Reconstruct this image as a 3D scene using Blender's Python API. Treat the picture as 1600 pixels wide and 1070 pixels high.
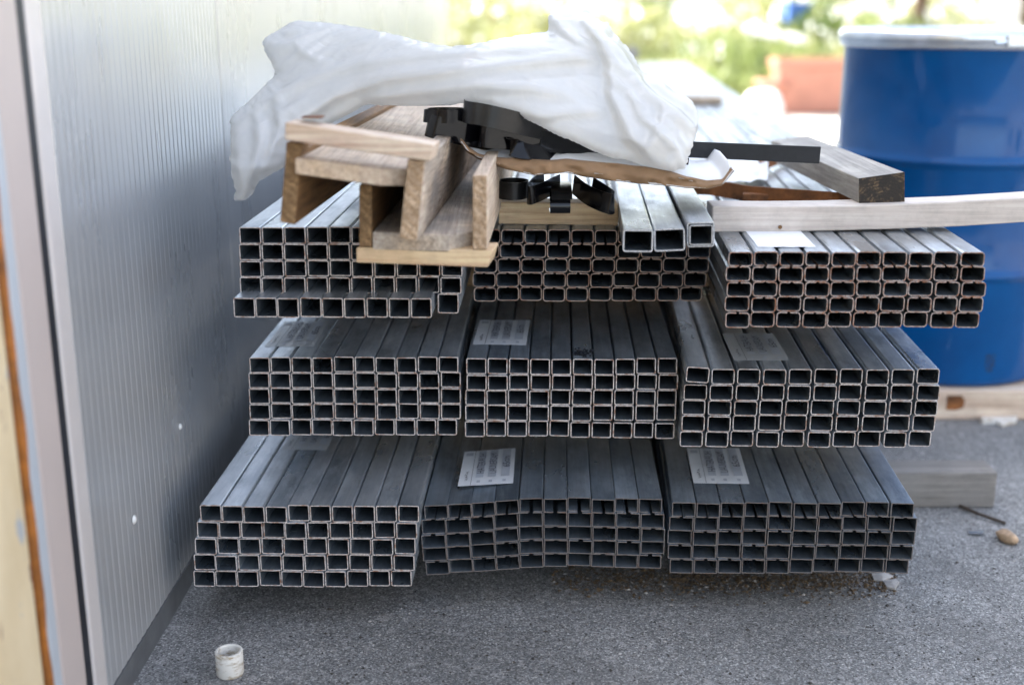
import bpy, bmesh, math, random
from mathutils import Vector, Matrix, noise
R = math.radians
random.seed(11)
S = bpy.context.scene
for o in list(bpy.data.objects): bpy.data.objects.remove(o)
COL = S.collection

# ------------------------------------------------------------------ camera
F, PITCH, H = 1913.0, R(15.6), 1.02          # focal length in px of a 1600 px wide picture, tilt, eye height
cd = bpy.data.cameras.new('camera'); cam = bpy.data.objects.new('camera', cd); COL.objects.link(cam)
cam.location = (0, 0, H); cam.rotation_euler = (math.pi/2 - PITCH, 0, 0)
cd.sensor_width = 36; cd.lens = 36*F/1600; cd.clip_start = .05; cd.clip_end = 400
cd.dof.use_dof = True; cd.dof.focus_distance = 2.04; cd.dof.aperture_fstop = 1.6
cd.dof.aperture_blades = 9
S.camera = cam

# ------------------------------------------------------------------ sky, sun, exposure
SUN_EL, SUN_AZ = R(46), R(-52)               # azimuth measured from +Y towards +X
w = bpy.data.worlds.new('World'); S.world = w; w.use_nodes = True
nt = w.node_tree; nt.nodes.clear()
sky = nt.nodes.new('ShaderNodeTexSky'); sky.sky_type = 'NISHITA'; sky.sun_disc = False
sky.sun_elevation = SUN_EL; sky.sun_rotation = SUN_AZ
sky.dust_density = 3.0; sky.air_density = 1.0; sky.ozone_density = 1.0
bg = nt.nodes.new('ShaderNodeBackground'); bg.inputs[1].default_value = .15
wo = nt.nodes.new('ShaderNodeOutputWorld')
hs = nt.nodes.new('ShaderNodeHueSaturation'); hs.inputs['Saturation'].default_value = .62
nt.links.new(sky.outputs[0], hs.inputs['Color']); nt.links.new(hs.outputs[0], bg.inputs[0]); nt.links.new(bg.outputs[0], wo.inputs[0])
sd = bpy.data.lights.new('sun', 'SUN'); sd.energy = 3.7; sd.angle = R(.5); sd.color = (1, .95, .87)
sun = bpy.data.objects.new('sun', sd); COL.objects.link(sun)
sv = Vector((math.sin(SUN_AZ)*math.cos(SUN_EL), math.cos(SUN_AZ)*math.cos(SUN_EL), math.sin(SUN_EL)))
sun.rotation_euler = sv.to_track_quat('Z', 'Y').to_euler(); sun.location = sv*20
S.view_settings.view_transform = 'Standard'; S.view_settings.look = 'None'
S.view_settings.exposure = 2.55; S.view_settings.gamma = 1; S.view_settings.use_curve_mapping = False
S.render.engine = 'CYCLES'
S.cycles.max_bounces = 8; S.cycles.transparent_max_bounces = 12

# ------------------------------------------------------------------ helpers
def ray(u, v):
    x = (u-800)/F; y = -(v-535)/F
    return Vector((x, math.cos(PITCH)+y*math.sin(PITCH), -math.sin(PITCH)+y*math.cos(PITCH)))
def PY(u, v, Y):
    d = ray(u, v); return Vector((0, 0, H)) + d*(Y/d.y)
def PZ(u, v, Z):
    d = ray(u, v); return Vector((0, 0, H)) + d*((Z-H)/d.z)
def tag(o, label=None, cat=None, group=None, kind=None):
    if label: o['label'] = label
    if cat: o['category'] = cat
    if group: o['group'] = group
    if kind: o['kind'] = kind
    return o
def empty(name, loc, label, cat, group=None):
    o = bpy.data.objects.new(name, None); COL.objects.link(o); o.location = loc
    o.empty_display_size = .05
    return tag(o, label, cat, group)
def link(name, me, parent=None, loc=None, rot=None):
    o = bpy.data.objects.new(name, me); COL.objects.link(o)
    if parent: o.parent = parent
    if loc is not None: o.location = loc
    if rot is not None: o.rotation_euler = rot
    return o
def mesh(name, vs, fs, mats, parent=None, smooth=False, idx=None, loc=None, uvs=None):
    """vertices in world space; origin goes to the parent's place (or loc, or the middle of the base)"""
    vs = [Vector(v) for v in vs]
    if parent is not None:
        org = parent.matrix_world.translation.copy() if parent.parent is None else None
        org = Vector(parent.location) if parent.parent is None else Vector(parent.parent.location)+Vector(parent.location)
        place = Vector((0, 0, 0))
    else:
        if loc is None:
            n = len(vs); loc = Vector((sum(v.x for v in vs)/n, sum(v.y for v in vs)/n, min(v.z for v in vs)))
        org = Vector(loc); place = org
    me = bpy.data.meshes.new(name)
    me.from_pydata([v-org for v in vs], [], fs); me.update()
    if not isinstance(mats, (list, tuple)): mats = [mats]
    for m in mats: me.materials.append(m)
    if idx: me.polygons.foreach_set('material_index', idx)
    if smooth: me.polygons.foreach_set('use_smooth', [True]*len(me.polygons))
    bm = bmesh.new(); bm.from_mesh(me); bmesh.ops.recalc_face_normals(bm, faces=bm.faces); bm.to_mesh(me); bm.free()
    return link(name, me, parent, place)
class MB:
    def __init__(s): s.v = []; s.f = []; s.i = []
    def add(s, vs, fs, mi=0):
        n = len(s.v); s.v += [Vector(v) for v in vs]; s.f += [tuple(n+k for k in f) for f in fs]; s.i += [mi]*len(fs)
    def hexa(s, p, mi=0):      # p: 4 front corners then 4 back corners in the same order
        s.add(p, [(0,1,2,3),(7,6,5,4),(0,4,5,1),(1,5,6,2),(2,6,7,3),(3,7,4,0)], mi)
    def box(s, x0, x1, y0, y1, z0, z1, mi=0):
        s.hexa([(x0,y0,z0),(x1,y0,z0),(x1,y0,z1),(x0,y0,z1),(x0,y1,z0),(x1,y1,z0),(x1,y1,z1),(x0,y1,z1)], mi)
    def prism(s, pts, d, mi=0, me=None):
        n = len(pts); pts = [Vector(p) for p in pts]; d = Vector(d)
        k0 = len(s.i); s.add(pts+[p+d for p in pts], [tuple(range(n)), tuple(range(2*n-1, n-1, -1))]+[(i, (i+1) % n, n+(i+1) % n, n+i) for i in range(n)], mi)
        if me is not None: s.i[k0] = s.i[k0+1] = me
    def tube(s, path, rad, seg=8, mi=0, caps=True):
        path = [Vector(p) for p in path]; n = len(path); rr = rad if isinstance(rad, (list, tuple)) else [rad]*n
        vs = []
        for k, p in enumerate(path):
            t = (path[min(k+1, n-1)]-path[max(k-1, 0)]).normalized()
            a = t.cross(Vector((0, 0, 1)) if abs(t.z) < .9 else Vector((1, 0, 0))).normalized(); b = t.cross(a)
            vs += [p+(a*math.cos(2*math.pi*j/seg)+b*math.sin(2*math.pi*j/seg))*rr[k] for j in range(seg)]
        fs = [(k*seg+j, k*seg+(j+1) % seg, (k+1)*seg+(j+1) % seg, (k+1)*seg+j) for k in range(n-1) for j in range(seg)]
        if caps: fs += [tuple(range(seg-1, -1, -1)), tuple((n-1)*seg+j for j in range(seg))]
        s.add(vs, fs, mi)
    def lathe(s, prof, c, seg=48, mi=0):
        n = len(prof); c = Vector(c)
        vs = [c+Vector((r*math.cos(2*math.pi*j/seg), r*math.sin(2*math.pi*j/seg), z)) for r, z in prof for j in range(seg)]
        s.add(vs, [(k*seg+j, k*seg+(j+1) % seg, (k+1)*seg+(j+1) % seg, (k+1)*seg+j) for k in range(n-1) for j in range(seg)], mi)
    def build(s, name, mats, parent=None, smooth=False, loc=None, bevel=0):
        o = mesh(name, s.v, s.f, mats, parent, smooth, s.i, loc)
        if bevel:
            m = o.modifiers.new('bevel', 'BEVEL'); m.width = bevel; m.segments = 2; m.limit_method = 'ANGLE'; m.angle_limit = R(40)
        return o

# ------------------------------------------------------------------ materials
class NB:
    def __init__(s, name):
        s.m = bpy.data.materials.new(name); s.m.use_nodes = True; s.t = s.m.node_tree
        s.p = s.t.nodes['Principled BSDF']; s.out = s.t.nodes['Material Output']
        s._tc = None
    def n(s, typ, **kw):
        x = s.t.nodes.new(typ)
        for k, v in kw.items():
            if k.startswith('i_'):
                key = k[2:]; key = int(key) if key.isdigit() else key.replace('_', ' ')
                x.inputs[key].default_value = v
            else: setattr(x, k, v)
        return x
    def l(s, a, b): s.t.links.new(a, b)
    def co(s, scale=(1, 1, 1), rnd=True, kind='Object'):
        if s._tc is None: s._tc = s.n('ShaderNodeTexCoord')
        v = s._tc.outputs[kind]
        if rnd:
            oi = s.n('ShaderNodeObjectInfo'); mu = s.n('ShaderNodeMath', operation='MULTIPLY', i_1=37.0); s.l(oi.outputs['Random'], mu.inputs[0])
            ad = s.n('ShaderNodeVectorMath', operation='ADD'); s.l(v, ad.inputs[0]); s.l(mu.outputs[0], ad.inputs[1]); v = ad.outputs[0]
        mp = s.n('ShaderNodeMapping'); mp.inputs['Scale'].default_value = scale; s.l(v, mp.inputs[0]); return mp.outputs[0]
    def noise(s, co, scale, detail=4, rough=.6):
        x = s.n('ShaderNodeTexNoise'); x.inputs['Scale'].default_value = scale; x.inputs['Detail'].default_value = detail
        x.inputs['Roughness'].default_value = rough; s.l(co, x.inputs['Vector']); return x.outputs['Fac']
    def ramp(s, fac, stops):
        x = s.n('ShaderNodeValToRGB'); e = x.color_ramp.elements
        while len(e) < len(stops): e.new(.5)
        for a, (p, c) in zip(e, stops):
            a.position = p; a.color = (c, c, c, 1) if isinstance(c, (int, float)) else (*c, 1)
        s.l(fac, x.inputs[0]); return x.outputs[0]
    def mix(s, fac, a, b, mode='MIX'):
        x = s.n('ShaderNodeMix', data_type='RGBA', blend_type=mode)
        for val, i in ((fac, 0), (a, 6), (b, 7)):
            if isinstance(val, (int, float)): x.inputs[i].default_value = val if i == 0 else (val, val, val, 1)
            elif isinstance(val, tuple): x.inputs[i].default_value = (*val, 1)
            else: s.l(val, x.inputs[i])
        return x.outputs[2]
    def bump(s, h, strength, dist=.002, prev=None):
        x = s.n('ShaderNodeBump'); x.inputs['Strength'].default_value = strength; x.inputs['Distance'].default_value = dist
        s.l(h, x.inputs['Height'])
        if prev: s.l(prev, x.inputs['Normal'])
        s.l(x.outputs[0], s.p.inputs['Normal']); return x.outputs[0]
    def set(s, **kw):
        for k, v in kw.items():
            k = k.replace('_', ' ')
            if isinstance(v, tuple): v = (*v, 1)
            if hasattr(v, 'is_linked'): s.l(v, s.p.inputs[k])
            else: s.p.inputs[k].default_value = v
        return s

def steel_mat(name, lo, hi, rust=0., rough=.42, metal=.75):
    b = NB(name)
    streak = b.noise(b.co((1, .05, 1)), 130, 5, .7)
    cloud = b.noise(b.co((1, .45, 1)), 13, 6, .65)
    spots = b.noise(b.co((1, 1, 1)), 90, 3, .6)
    c = b.mix(b.ramp(cloud, [(.3, 0.), (.7, 1.)]), lo, hi)
    c = b.mix(.45, c, b.ramp(streak, [(.3, .32), (.7, .72)]), 'OVERLAY')
    c = b.mix(b.ramp(b.noise(b.co((1, .2, 1)), 26, 6, .75), [(.54, 0.), (.66, .5)]), c, tuple(min(1, x*1.25) for x in hi))
    c = b.mix(b.ramp(b.noise(b.co((1, .35, 1)), 17, 6, .7), [(.56, 0.), (.68, .55)]), c, tuple(x*.5 for x in lo))
    c = b.mix(b.ramp(spots, [(.66, 0.), (.74, .55)]), c, (.42, .43, .43))
    if rust: c = b.mix(b.ramp(b.noise(b.co((1, .3, 1)), 22, 6, .7), [(.62, 0.), (.75, rust)]), c, (.16, .075, .035))
    oi = b.n('ShaderNodeObjectInfo'); rv = b.ramp(oi.outputs['Random'], [(0., .78), (1., 1.12)])
    c = b.mix(1., c, rv, 'MULTIPLY')
    dust = b.noise(b.co((1, .5, 1)), 7, 4, .6)
    b.set(Base_Color=c, Metallic=metal, Roughness=b.ramp(dust, [(.35, rough-.14), (.65, rough+.16)]))
    b.bump(streak, .12, .0004)
    return b.m
def edge_mat(name, pale, rusty, amt, dark=None):
    b = NB(name)
    n1 = b.noise(b.co(), 95, 5, .7); n2 = b.noise(b.co(), 420, 3, .6)
    c = b.mix(b.ramp(n1, [(.62-amt*.4, 0.), (.72-amt*.25, 1.)]), pale, rusty)
    c = b.mix(b.ramp(n2, [(.35, .55), (.6, 0.)]), c, dark or (.09, .07, .06))
    b.set(Base_Color=c, Metallic=.1, Roughness=.7); b.bump(n2, .5, .0006)
    return b.m
def wood_mat(name, c1, c2, axis='Y', grey=0., rough=.75, ring=(0, 0), stain=None, con=.6):
    b = NB(name)
    sc = {'Y': (1, .035, 1), 'X': (.035, 1, 1), 'Z': (1, 1, .035)}[axis]
    big = b.noise(b.co(sc), 28, 5, .6); fine = b.noise(b.co(sc), 190, 4, .7); soft = b.noise(b.co((1, 1, 1)), 9, 4, .6)
    wv = b.n('ShaderNodeTexWave', wave_type='RINGS', rings_direction=axis); b.l(b.co(sc), wv.inputs['Vector'])
    wv.inputs['Scale'].default_value = 28; wv.inputs['Distortion'].default_value = 5; wv.inputs['Detail'].default_value = 3
    wv.inputs['Detail Scale'].default_value = 1.5
    c = b.mix(b.ramp(big, [(.32, 0.), (.68, 1.)]), c1, c2)
    c = b.mix(.07, c, b.ramp(wv.outputs['Fac'], [(.2, .3), (.6, .65)]), 'OVERLAY')
    c = b.mix(b.ramp(b.noise(b.co((1, 1, 1)), 30, 6, .7), [(.35, .22), (.55, 0.)]), c, tuple(x*.45 for x in c1))
    c = b.mix(con, c, b.ramp(fine, [(.3, .2), (.62, .66)]), 'OVERLAY')
    if grey: c = b.mix(b.ramp(soft, [(.4, 0.), (.62, grey)]), c, (.22, .21, .2))
    if stain: c = b.mix(b.ramp(b.noise(b.co((1, .3, 1)), 14, 5, .7), [(.55, 0.), (.66, .8)]), c, stain)
    b.set(Base_Color=c, Roughness=rough); b.bump(fine, .22, .0010)
    return b.m
def end_mat(name, c1, c2, cen=(0, 0)):
    b = NB(name); co = b.co((1, .2, 1)); wv = b.n('ShaderNodeTexWave', wave_type='RINGS', rings_direction='Y')
    b.l(co, wv.inputs['Vector']); wv.inputs['Scale'].default_value = 26; wv.inputs['Distortion'].default_value = 9; wv.inputs['Detail'].default_value = 3
    c = b.mix(b.ramp(wv.outputs['Fac'], [(.1, .1), (.9, .9)]), c1, c2); n_ = b.noise(b.co(), 260, 4, .7)
    c = b.mix(b.ramp(n_, [(.38, .8), (.52, 0.)]), c, tuple(x*.4 for x in c1)); c = b.mix(b.ramp(b.noise(b.co(), 40, 5, .7), [(.45, 0.), (.6, .6)]), c, tuple(x*.6 for x in c1))
    b.set(Base_Color=c, Roughness=.85); b.bump(n_, .5, .001); return b.m
def simple(name, col, rough=.6, metal=0., var=.25, scale=12, bump=0., spec=.5):
    b = NB(name); n = b.noise(b.co(), scale, 5, .6)
    c = b.mix(b.ramp(n, [(.3, 0.), (.7, 1.)]), tuple(x*(1-var) for x in col), tuple(min(1, x*(1+var)) for x in col))
    b.set(Base_Color=c, Roughness=rough, Metallic=metal); b.p.inputs['Specular IOR Level'].default_value = spec
    if bump: b.bump(b.noise(b.co(), scale*8, 3, .6), bump, .002)
    return b.m

M = {}
M['steel'] = steel_mat('galvanised steel', (.34, .39, .44), (.72, .76, .80), metal=.7, rough=.36)
M['bore'] = steel_mat('dark tube bore', (.10, .125, .15), (.24, .28, .32), metal=.6, rough=.38)  # same zinc as outside; the shade inside the hollow is put into the colour
M['steel_dark'] = steel_mat('oily dark steel', (.17, .215, .265), (.44, .50, .56), rough=.36, metal=.7)
M['steel_rust'] = steel_mat('galvanised steel with rust bloom', (.24, .26, .28), (.45, .48, .50), rust=.35, metal=.8, rough=.36)
M['steel_light'] = steel_mat('bright galvanised steel', (.28, .31, .35), (.52, .56, .60), rough=.34)
M['edge_pale'] = edge_mat('sawn steel edge', (.66, .60, .56), (.34, .17, .10), .30)
M['edge_rust'] = edge_mat('rusty sawn edge', (.46, .38, .34), (.30, .12, .055), .42)
M['edge_mid'] = edge_mat('brown sawn edge', (.36, .29, .24), (.20, .09, .05), .45)
M['edge_dark'] = edge_mat('dark sheared edge', (.19, .17, .16), (.16, .09, .06), .25)
M['edge_light'] = edge_mat('clean cut steel edge', (.55, .56, .57), (.4, .3, .25), .0)
M['wood_new'] = wood_mat('fresh sawn timber', (.50, .37, .25), (.66, .53, .40), 'Y', grey=.25)
M['wood_newX'] = wood_mat('fresh sawn cross timber', (.55, .38, .21), (.70, .54, .35), 'X')
M['wood_cleat'] = wood_mat('pale sawn cleat', (.52, .38, .27), (.72, .60, .48), 'X')
M['wood_used'] = wood_mat('used formwork board', (.42, .31, .21), (.64, .54, .43), 'Y', grey=.6, stain=(.10, .065, .035), con=.8)
M['wood_brown'] = wood_mat('oiled brown board', (.13, .065, .025), (.30, .165, .065), 'Y', stain=(.07, .035, .015))
M['wood_brownX'] = wood_mat('dusty brown bearer', (.20, .12, .06), (.34, .22, .12), 'X')
M['wood_white'] = wood_mat('bleached plank', (.50, .44, .39), (.60, .54, .485), 'X', con=.3)
M['wood_grey'] = wood_mat('weathered grey timber', (.26, .24, .21), (.46, .43, .38), 'Y', grey=.5)
M['wood_greyX'] = wood_mat('weathered grey bearer', (.15, .135, .12), (.27, .25, .225), 'X', grey=.4)
b = NB('dirty end grain')
wv = b.n('ShaderNodeTexWave', wave_type='RINGS', rings_direction='Y'); b.l(b.co((1, 1, 1.3), rnd=False), wv.inputs['Vector'])
wv.inputs['Scale'].default_value = 42; wv.inputs['Distortion'].default_value = 6; wv.inputs['Detail'].default_value = 4; wv.inputs['Detail Scale'].default_value = 2
c = b.mix(b.ramp(wv.outputs['Fac'], [(.2, 0.), (.7, 1.)]), (.05, .033, .019), (.12, .08, .045))
c = b.mix(b.ramp(b.noise(b.co(), 60, 5, .7), [(.40, 0.), (.52, .95)]), c, (.02, .017, .014))
b.set(Base_Color=c, Roughness=.85); b.bump(b.noise(b.co(), 300, 3), .5, .001); M['endgrain'] = b.m

M['end_light'] = end_mat('pale end grain', (.40, .27, .16), (.58, .43, .30))
M['end_brown'] = end_mat('brown end grain', (.20, .115, .05), (.34, .21, .10))
# asphalt
b = NB('asphalt'); co = b.co(rnd=False)
vo = b.n('ShaderNodeTexVoronoi', feature='F1'); b.l(co, vo.inputs['Vector']); vo.inputs['Scale'].default_value = 360
vo2 = b.n('ShaderNodeTexVoronoi', feature='F1'); b.l(co, vo2.inputs['Vector']); vo2.inputs['Scale'].default_value = 95
g1 = b.noise(co, 260, 4, .7); g2 = b.noise(co, 3.2, 5, .6); g3 = b.noise(co, 700, 2, .6)
sep = b.n('ShaderNodeSeparateColor'); b.l(vo.outputs['Color'], sep.inputs[0])
c = b.ramp(sep.outputs[0], [(0., (.09, .09, .088)), (.5, (.235, .235, .23)), (.84, (.32, .32, .315)), (1., (.55, .54, .52))])
sep2 = b.n('ShaderNodeSeparateColor'); b.l(vo2.outputs['Color'], sep2.inputs[0])
c = b.mix(b.ramp(sep2.outputs[1], [(.90, 0.), (.95, .6)]), c, (.42, .41, .40))
c = b.mix(b.ramp(g1, [(.38, .75), (.6, 0.)]), c, (.06, .06, .062))
c = b.mix(1., c, b.ramp(g2, [(.3, .85), (.7, 1.4)]), 'MULTIPLY')
c = b.mix(b.ramp(b.noise(b.co((1, 1, 1), rnd=False), 1.7, 6, .7), [(.55, 0.), (.68, .45)]), c, (.13, .125, .12))
c = b.mix(b.ramp(b.noise(b.co((1, 1, 1), rnd=False), 14, 5, .7), [(.64, 0.), (.70, .35)]), c, (.42, .41, .39))
b.set(Base_Color=c, Roughness=.82)
h = b.mix(.5, b.ramp(vo.outputs['Distance'], [(0., 1.), (.6, 0.)]), g1)
h = b.mix(.35, h, b.ramp(vo2.outputs['Distance'], [(0., 1.), (.7, 0.)]))
b.bump(h, .9, .004); M['asphalt'] = b.m
M['concrete'] = simple('pale concrete yard', (.55, .52, .46), .85, var=.15, scale=2.5, bump=.4)
M['soil'] = simple('dry soil', (.46, .42, .34), .95, var=.4, scale=1.2, bump=.5)

M['hb'] = simple('beige render', (.34, .32, .29), .85)
# corrugated sheet
b = NB('light grey coated sheet'); n1 = b.noise(b.co((1, 1, .3), rnd=False), 5, 4); n2 = b.noise(b.co((1, 1, 1), rnd=False), 60, 4, .7)
c = b.mix(b.ramp(n1, [(.3, 0.), (.7, 1.)]), (.48, .49, .50), (.54, .55, .56))
c = b.mix(b.ramp(n2, [(.70, 0.), (.76, .5)]), c, (.6, .6, .6))
b.set(Base_Color=c, Roughness=b.ramp(n1, [(.3, .25), (.7, .33)]), Metallic=.42); b.p.inputs['Specular IOR Level'].default_value = .7
b.p.inputs['Coat Weight'].default_value = .3; b.p.inputs['Coat Roughness'].default_value = .2
M['sheet'] = b.m
M['trim_white'] = simple('pale trim', (.62, .58, .56), .35, .1, .05)
M['trim_pink'] = simple('pinkish grey profile', (.50, .43, .40), .45, 0, .06, 3)
M['trim_blue'] = simple('bluish grey profile', (.48, .52, .56), .4, .1, .06, 3)
M['gasket'] = simple('black gasket', (.012, .014, .02), .5)
M['flash'] = simple('zinc base flashing', (.24, .25, .26), .42, .7, .18, 20)
M['foam'] = simple('orange brown sealant', (.30, .10, .012), .5, 0, .5, 25, bump=.6)
b = NB('peeling cream paint'); n1 = b.noise(b.co((1, 1, .5), rnd=False), 14, 6, .65); n2 = b.noise(b.co((1, 1, .45), rnd=False), 9, 5, .6)
c = b.mix(b.ramp(n1, [(.3, 0.), (.7, 1.)]), (.60, .47, .28), (.72, .60, .40))
c = b.mix(b.ramp(b.noise(b.co((1, 1, .5), rnd=False), 24, 6, .7), [(.60, 0.), (.625, 1.)]), c, (.16, .07, .06))
c = b.mix(b.ramp(b.noise(b.co((1, 1, .4), rnd=False), 19, 6, .7), [(.60, 0.), (.62, .9)]), c, (.36, .40, .44))
b.set(Base_Color=c, Roughness=.55); M['cream'] = b.m

b = NB('blue drum paint'); n1 = b.noise(b.co(rnd=False), 6, 5)
c = b.mix(b.ramp(n1, [(.3, 0.), (.7, 1.)]), (.0004, .058, .20), (.001, .080, .26))
c = b.mix(b.ramp(b.noise(b.co((1, 1, .4), rnd=False), 30, 5, .7), [(.70, 0.), (.75, .35)]), c, (.25, .35, .5))
b.set(Base_Color=c, Roughness=.11); b.p.inputs['Specular IOR Level'].default_value = .33
M['blue'] = b.m
M['ring'] = simple('galvanised clamp ring', (.62, .66, .70), .25, .9, .12, 30)
M['strap'] = simple('black steel strapping', (.004, .004, .005), .14, 0., .5, 30, spec=.35)
M['strap_grey'] = simple('dark grey steel strapping', (.011, .011, .0115), .30, 0., .5, 40, spec=.35)
M['strap_edge'] = simple('worn strap edge', (.07, .065, .06), .4, .4, .3, 40)
M['bar'] = simple('dark flat bar', (.012, .013, .016), .42, .0, .35, 60, spec=.35)
M['rust'] = simple('rusted steel', (.20, .075, .022), .75, .2, .75, 22, bump=.6)
M['kraft'] = simple('brown kraft paper', (.22, .13, .065), .8, 0, .16, 14)
M['paper'] = simple('white coated paper', (.70, .70, .70), .6, 0, .03, 10)
M['label'] = simple('white label paper', (.76, .78, .80), .45, 0, .06, 25)
b = NB('thin milky label film'); b.set(Base_Color=(.74, .76, .78), Roughness=.4, Alpha=.72); M['film'] = b.m
M['print'] = simple('label print grey', (.50, .53, .58), .5, 0, .1, 30)
M['ink'] = simple('marker ink', (.05, .05, .07), .5)
M['pvc'] = simple('off white pvc', (.62, .60, .55), .45, 0, .1, 30)
b = NB('stained pvc'); n1 = b.noise(b.co((.6, .6, 2.2), rnd=False), 60, 5, .7)
b.set(Base_Color=b.mix(b.ramp(n1, [(.5, 0.), (.62, .9)]), (.70, .68, .63), (.30, .22, .12)), Roughness=.5); M['pvc'] = b.m
M['stone'] = simple('brown pebble', (.38, .26, .16), .6, 0, .5, 60, bump=.4)
M['chip'] = simple('pale chip', (.38, .36, .34), .7, 0, .3, 60)
M['moss'] = simple('dry moss litter', (.10, .068, .038), .95, 0, .6, 90)
M['dirt'] = simple('dark grit', (.05, .045, .04), .95, 0, .5, 90)
M['twig'] = simple('twig', (.05, .035, .025), .8)
M['terracotta'] = simple('terracotta', (.38, .17, .12), .7, 0, .15, 6)
M['white_stone'] = simple('white boulder', (.8, .79, .76), .7, 0, .06, 6)
M['bark'] = simple('bark', (.16, .105, .07), .9, 0, .4, 12, bump=.6)
M['white_paint'] = simple('white paint', (.78, .78, .76), .5, 0, .05)
M['blue_plastic'] = simple('blue plastic', (.03, .12, .45), .4)
M['pinkwall'] = simple('pinkish plaster', (.60, .42, .34), .85, 0, .1, 2)
M['petal'] = simple('white petals', (.85, .85, .82), .5, 0, .05)
def leaf(name, c1, c2):
    b = NB(name); oi = b.noise(b.co(), 3.5, 3)
    c = b.mix(b.ramp(oi, [(.3, 0.), (.7, 1.)]), c1, c2); b.set(Base_Color=c, Roughness=.45)
    tr = b.n('ShaderNodeBsdfTranslucent'); b.l(c, tr.inputs[0]); mx = b.n('ShaderNodeMixShader'); mx.inputs[0].default_value = .35
    b.l(b.p.outputs[0], mx.inputs[1]); b.l(tr.outputs[0], mx.inputs[2]); b.l(mx.outputs[0], b.out.inputs[0]); return b.m
M['leaf'] = leaf('green leaves', (.14, .19, .06), (.27, .31, .12))
M['leaf_y'] = leaf('yellow green grass', (.28, .31, .12), (.44, .43, .22))
M['leaf_d'] = leaf('dark leaves', (.06, .10, .025), (.13, .17, .05))
# milky film of the big bag
b = NB('milky polythene'); tn = b.noise(b.co(rnd=False), 18, 5, .6)
col = b.mix(b.ramp(tn, [(.3, 0.), (.7, 1.)]), (.72, .71, .68), (.80, .78, .74))
b.set(Base_Color=col, Roughness=.15); b.p.inputs['Specular IOR Level'].default_value = .6
tr = b.n('ShaderNodeBsdfTranslucent'); b.l(col, tr.inputs[0]); tp = b.n('ShaderNodeBsdfTransparent'); tp.inputs[0].default_value = (.93, .95, .97, 1)
m1 = b.n('ShaderNodeMixShader'); m1.inputs[0].default_value = .42; b.l(b.p.outputs[0], m1.inputs[1]); b.l(tr.outputs[0], m1.inputs[2])
m2 = b.n('ShaderNodeMixShader'); m2.inputs[0].default_value = .15; b.l(m1.outputs[0], m2.inputs[1]); b.l(tp.outputs[0], m2.inputs[2])
b.l(m2.outputs[0], b.out.inputs[0])
wc = b.n('ShaderNodeVectorMath', operation='ADD'); nz_ = b.n('ShaderNodeTexNoise'); nz_.inputs['Scale'].default_value = 9; b.l(b.co(rnd=False), nz_.inputs['Vector'])
sc_ = b.n('ShaderNodeVectorMath', operation='SCALE'); sc_.inputs['Scale'].default_value = .22; b.l(nz_.outputs['Color'], sc_.inputs[0]); b.l(b.co((.55, 1, 1.25), rnd=False), wc.inputs[0]); b.l(sc_.outputs[0], wc.inputs[1])
v1 = b.n('ShaderNodeTexVoronoi', feature='DISTANCE_TO_EDGE'); v1.inputs['Scale'].default_value = 13; b.l(wc.outputs[0], v1.inputs['Vector'])
v2 = b.n('ShaderNodeTexVoronoi', feature='F1'); v2.inputs['Scale'].default_value = 34; b.l(wc.outputs[0], v2.inputs['Vector'])
hh_ = b.mix(.3, b.ramp(v1.outputs['Distance'], [(0., 0.), (.22, 1.)]), v2.outputs['Distance'])
b.bump(hh_, .20, .005); b.l(b.p.inputs['Normal'].links[0].from_socket, tr.inputs['Normal']); M['poly'] = b.m

# ------------------------------------------------------------------ ground
def sheet(name, x0, x1, y0, y1, z, m):
    o = mesh(name, [(x0,y0,z),(x1,y0,z),(x1,y1,z),(x0,y1,z)], [(0,1,2,3)], m, loc=(0,0,z)); return tag(o, kind='structure')
sheet('ground', -150, 150, -20, 300, -.012, M['soil'])
sheet('asphalt', -20, 14, -15, 6.6, 0, M['asphalt'])
sheet('concrete_yard', -20, 14, 6.62, 11.9, -.004, M['concrete'])
sheet('garden_path', -3.2, 1.6, 12, 34, -.006, M['concrete'])

# ------------------------------------------------------------------ metal shed on the left
WX, WYAW = -.588, math.tan(R(.92))
def wx(y): return WX + (y-1.73)*WYAW
shed = empty('metal_shed', (WX, 1.54, 0), 'light grey metal shed wall with fine vertical ribs, beside the stacked steel', 'shed')
SH = 3.9
def panel(y0, y1):
    vs = []; y = y0; pts = [(y0, -.004), (y0+.004, 0)]
    k = y0+.012
    while k+.0245 < y1-.006:
        pts += [(k, 0), (k+.003, -.0009), (k+.007, -.0009), (k+.010, 0)]; k += .0245
    pts += [(y1-.004, 0), (y1, -.004)]
    for (yy, dx) in pts:
        for z in (.045, SH): vs.append((wx(yy)+dx, yy, z))
    n = len(pts); fs = [(2*i, 2*i+2, 2*i+3, 2*i+1) for i in range(n-1)]
    m = len(vs)      # back and edges of the sandwich panel
    for yy in (y0, y1):
        for z in (.045, SH): vs.append((wx(yy)-.06, yy, z))
    fs += [(m, m+1, m+3, m+2), (0, 1, m+1, m), (2*n-2, m+2, m+3, 2*n-1)]
    return mesh('wall_panel', vs, fs, M['sheet'], shed)
ys = [1.586, 2.47] + [2.47+.96*k for k in range(1, 8)]
for a, c in zip(ys, ys[1:]): panel(a, c-.002)
YE = ys[-1]
m = MB(); m.hexa([(wx(1.55)+.002,1.55,0),(wx(YE)+.002,YE,0),(wx(YE)+.001,YE,.043),(wx(1.55)+.001,1.55,.043),
                  (wx(1.55)-.01,1.55,0),(wx(YE)-.01,YE,0),(wx(YE)-.01,YE,.043),(wx(1.55)-.01,1.55,.043)])
m.build('base_flashing', M['flash'], shed)
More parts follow.
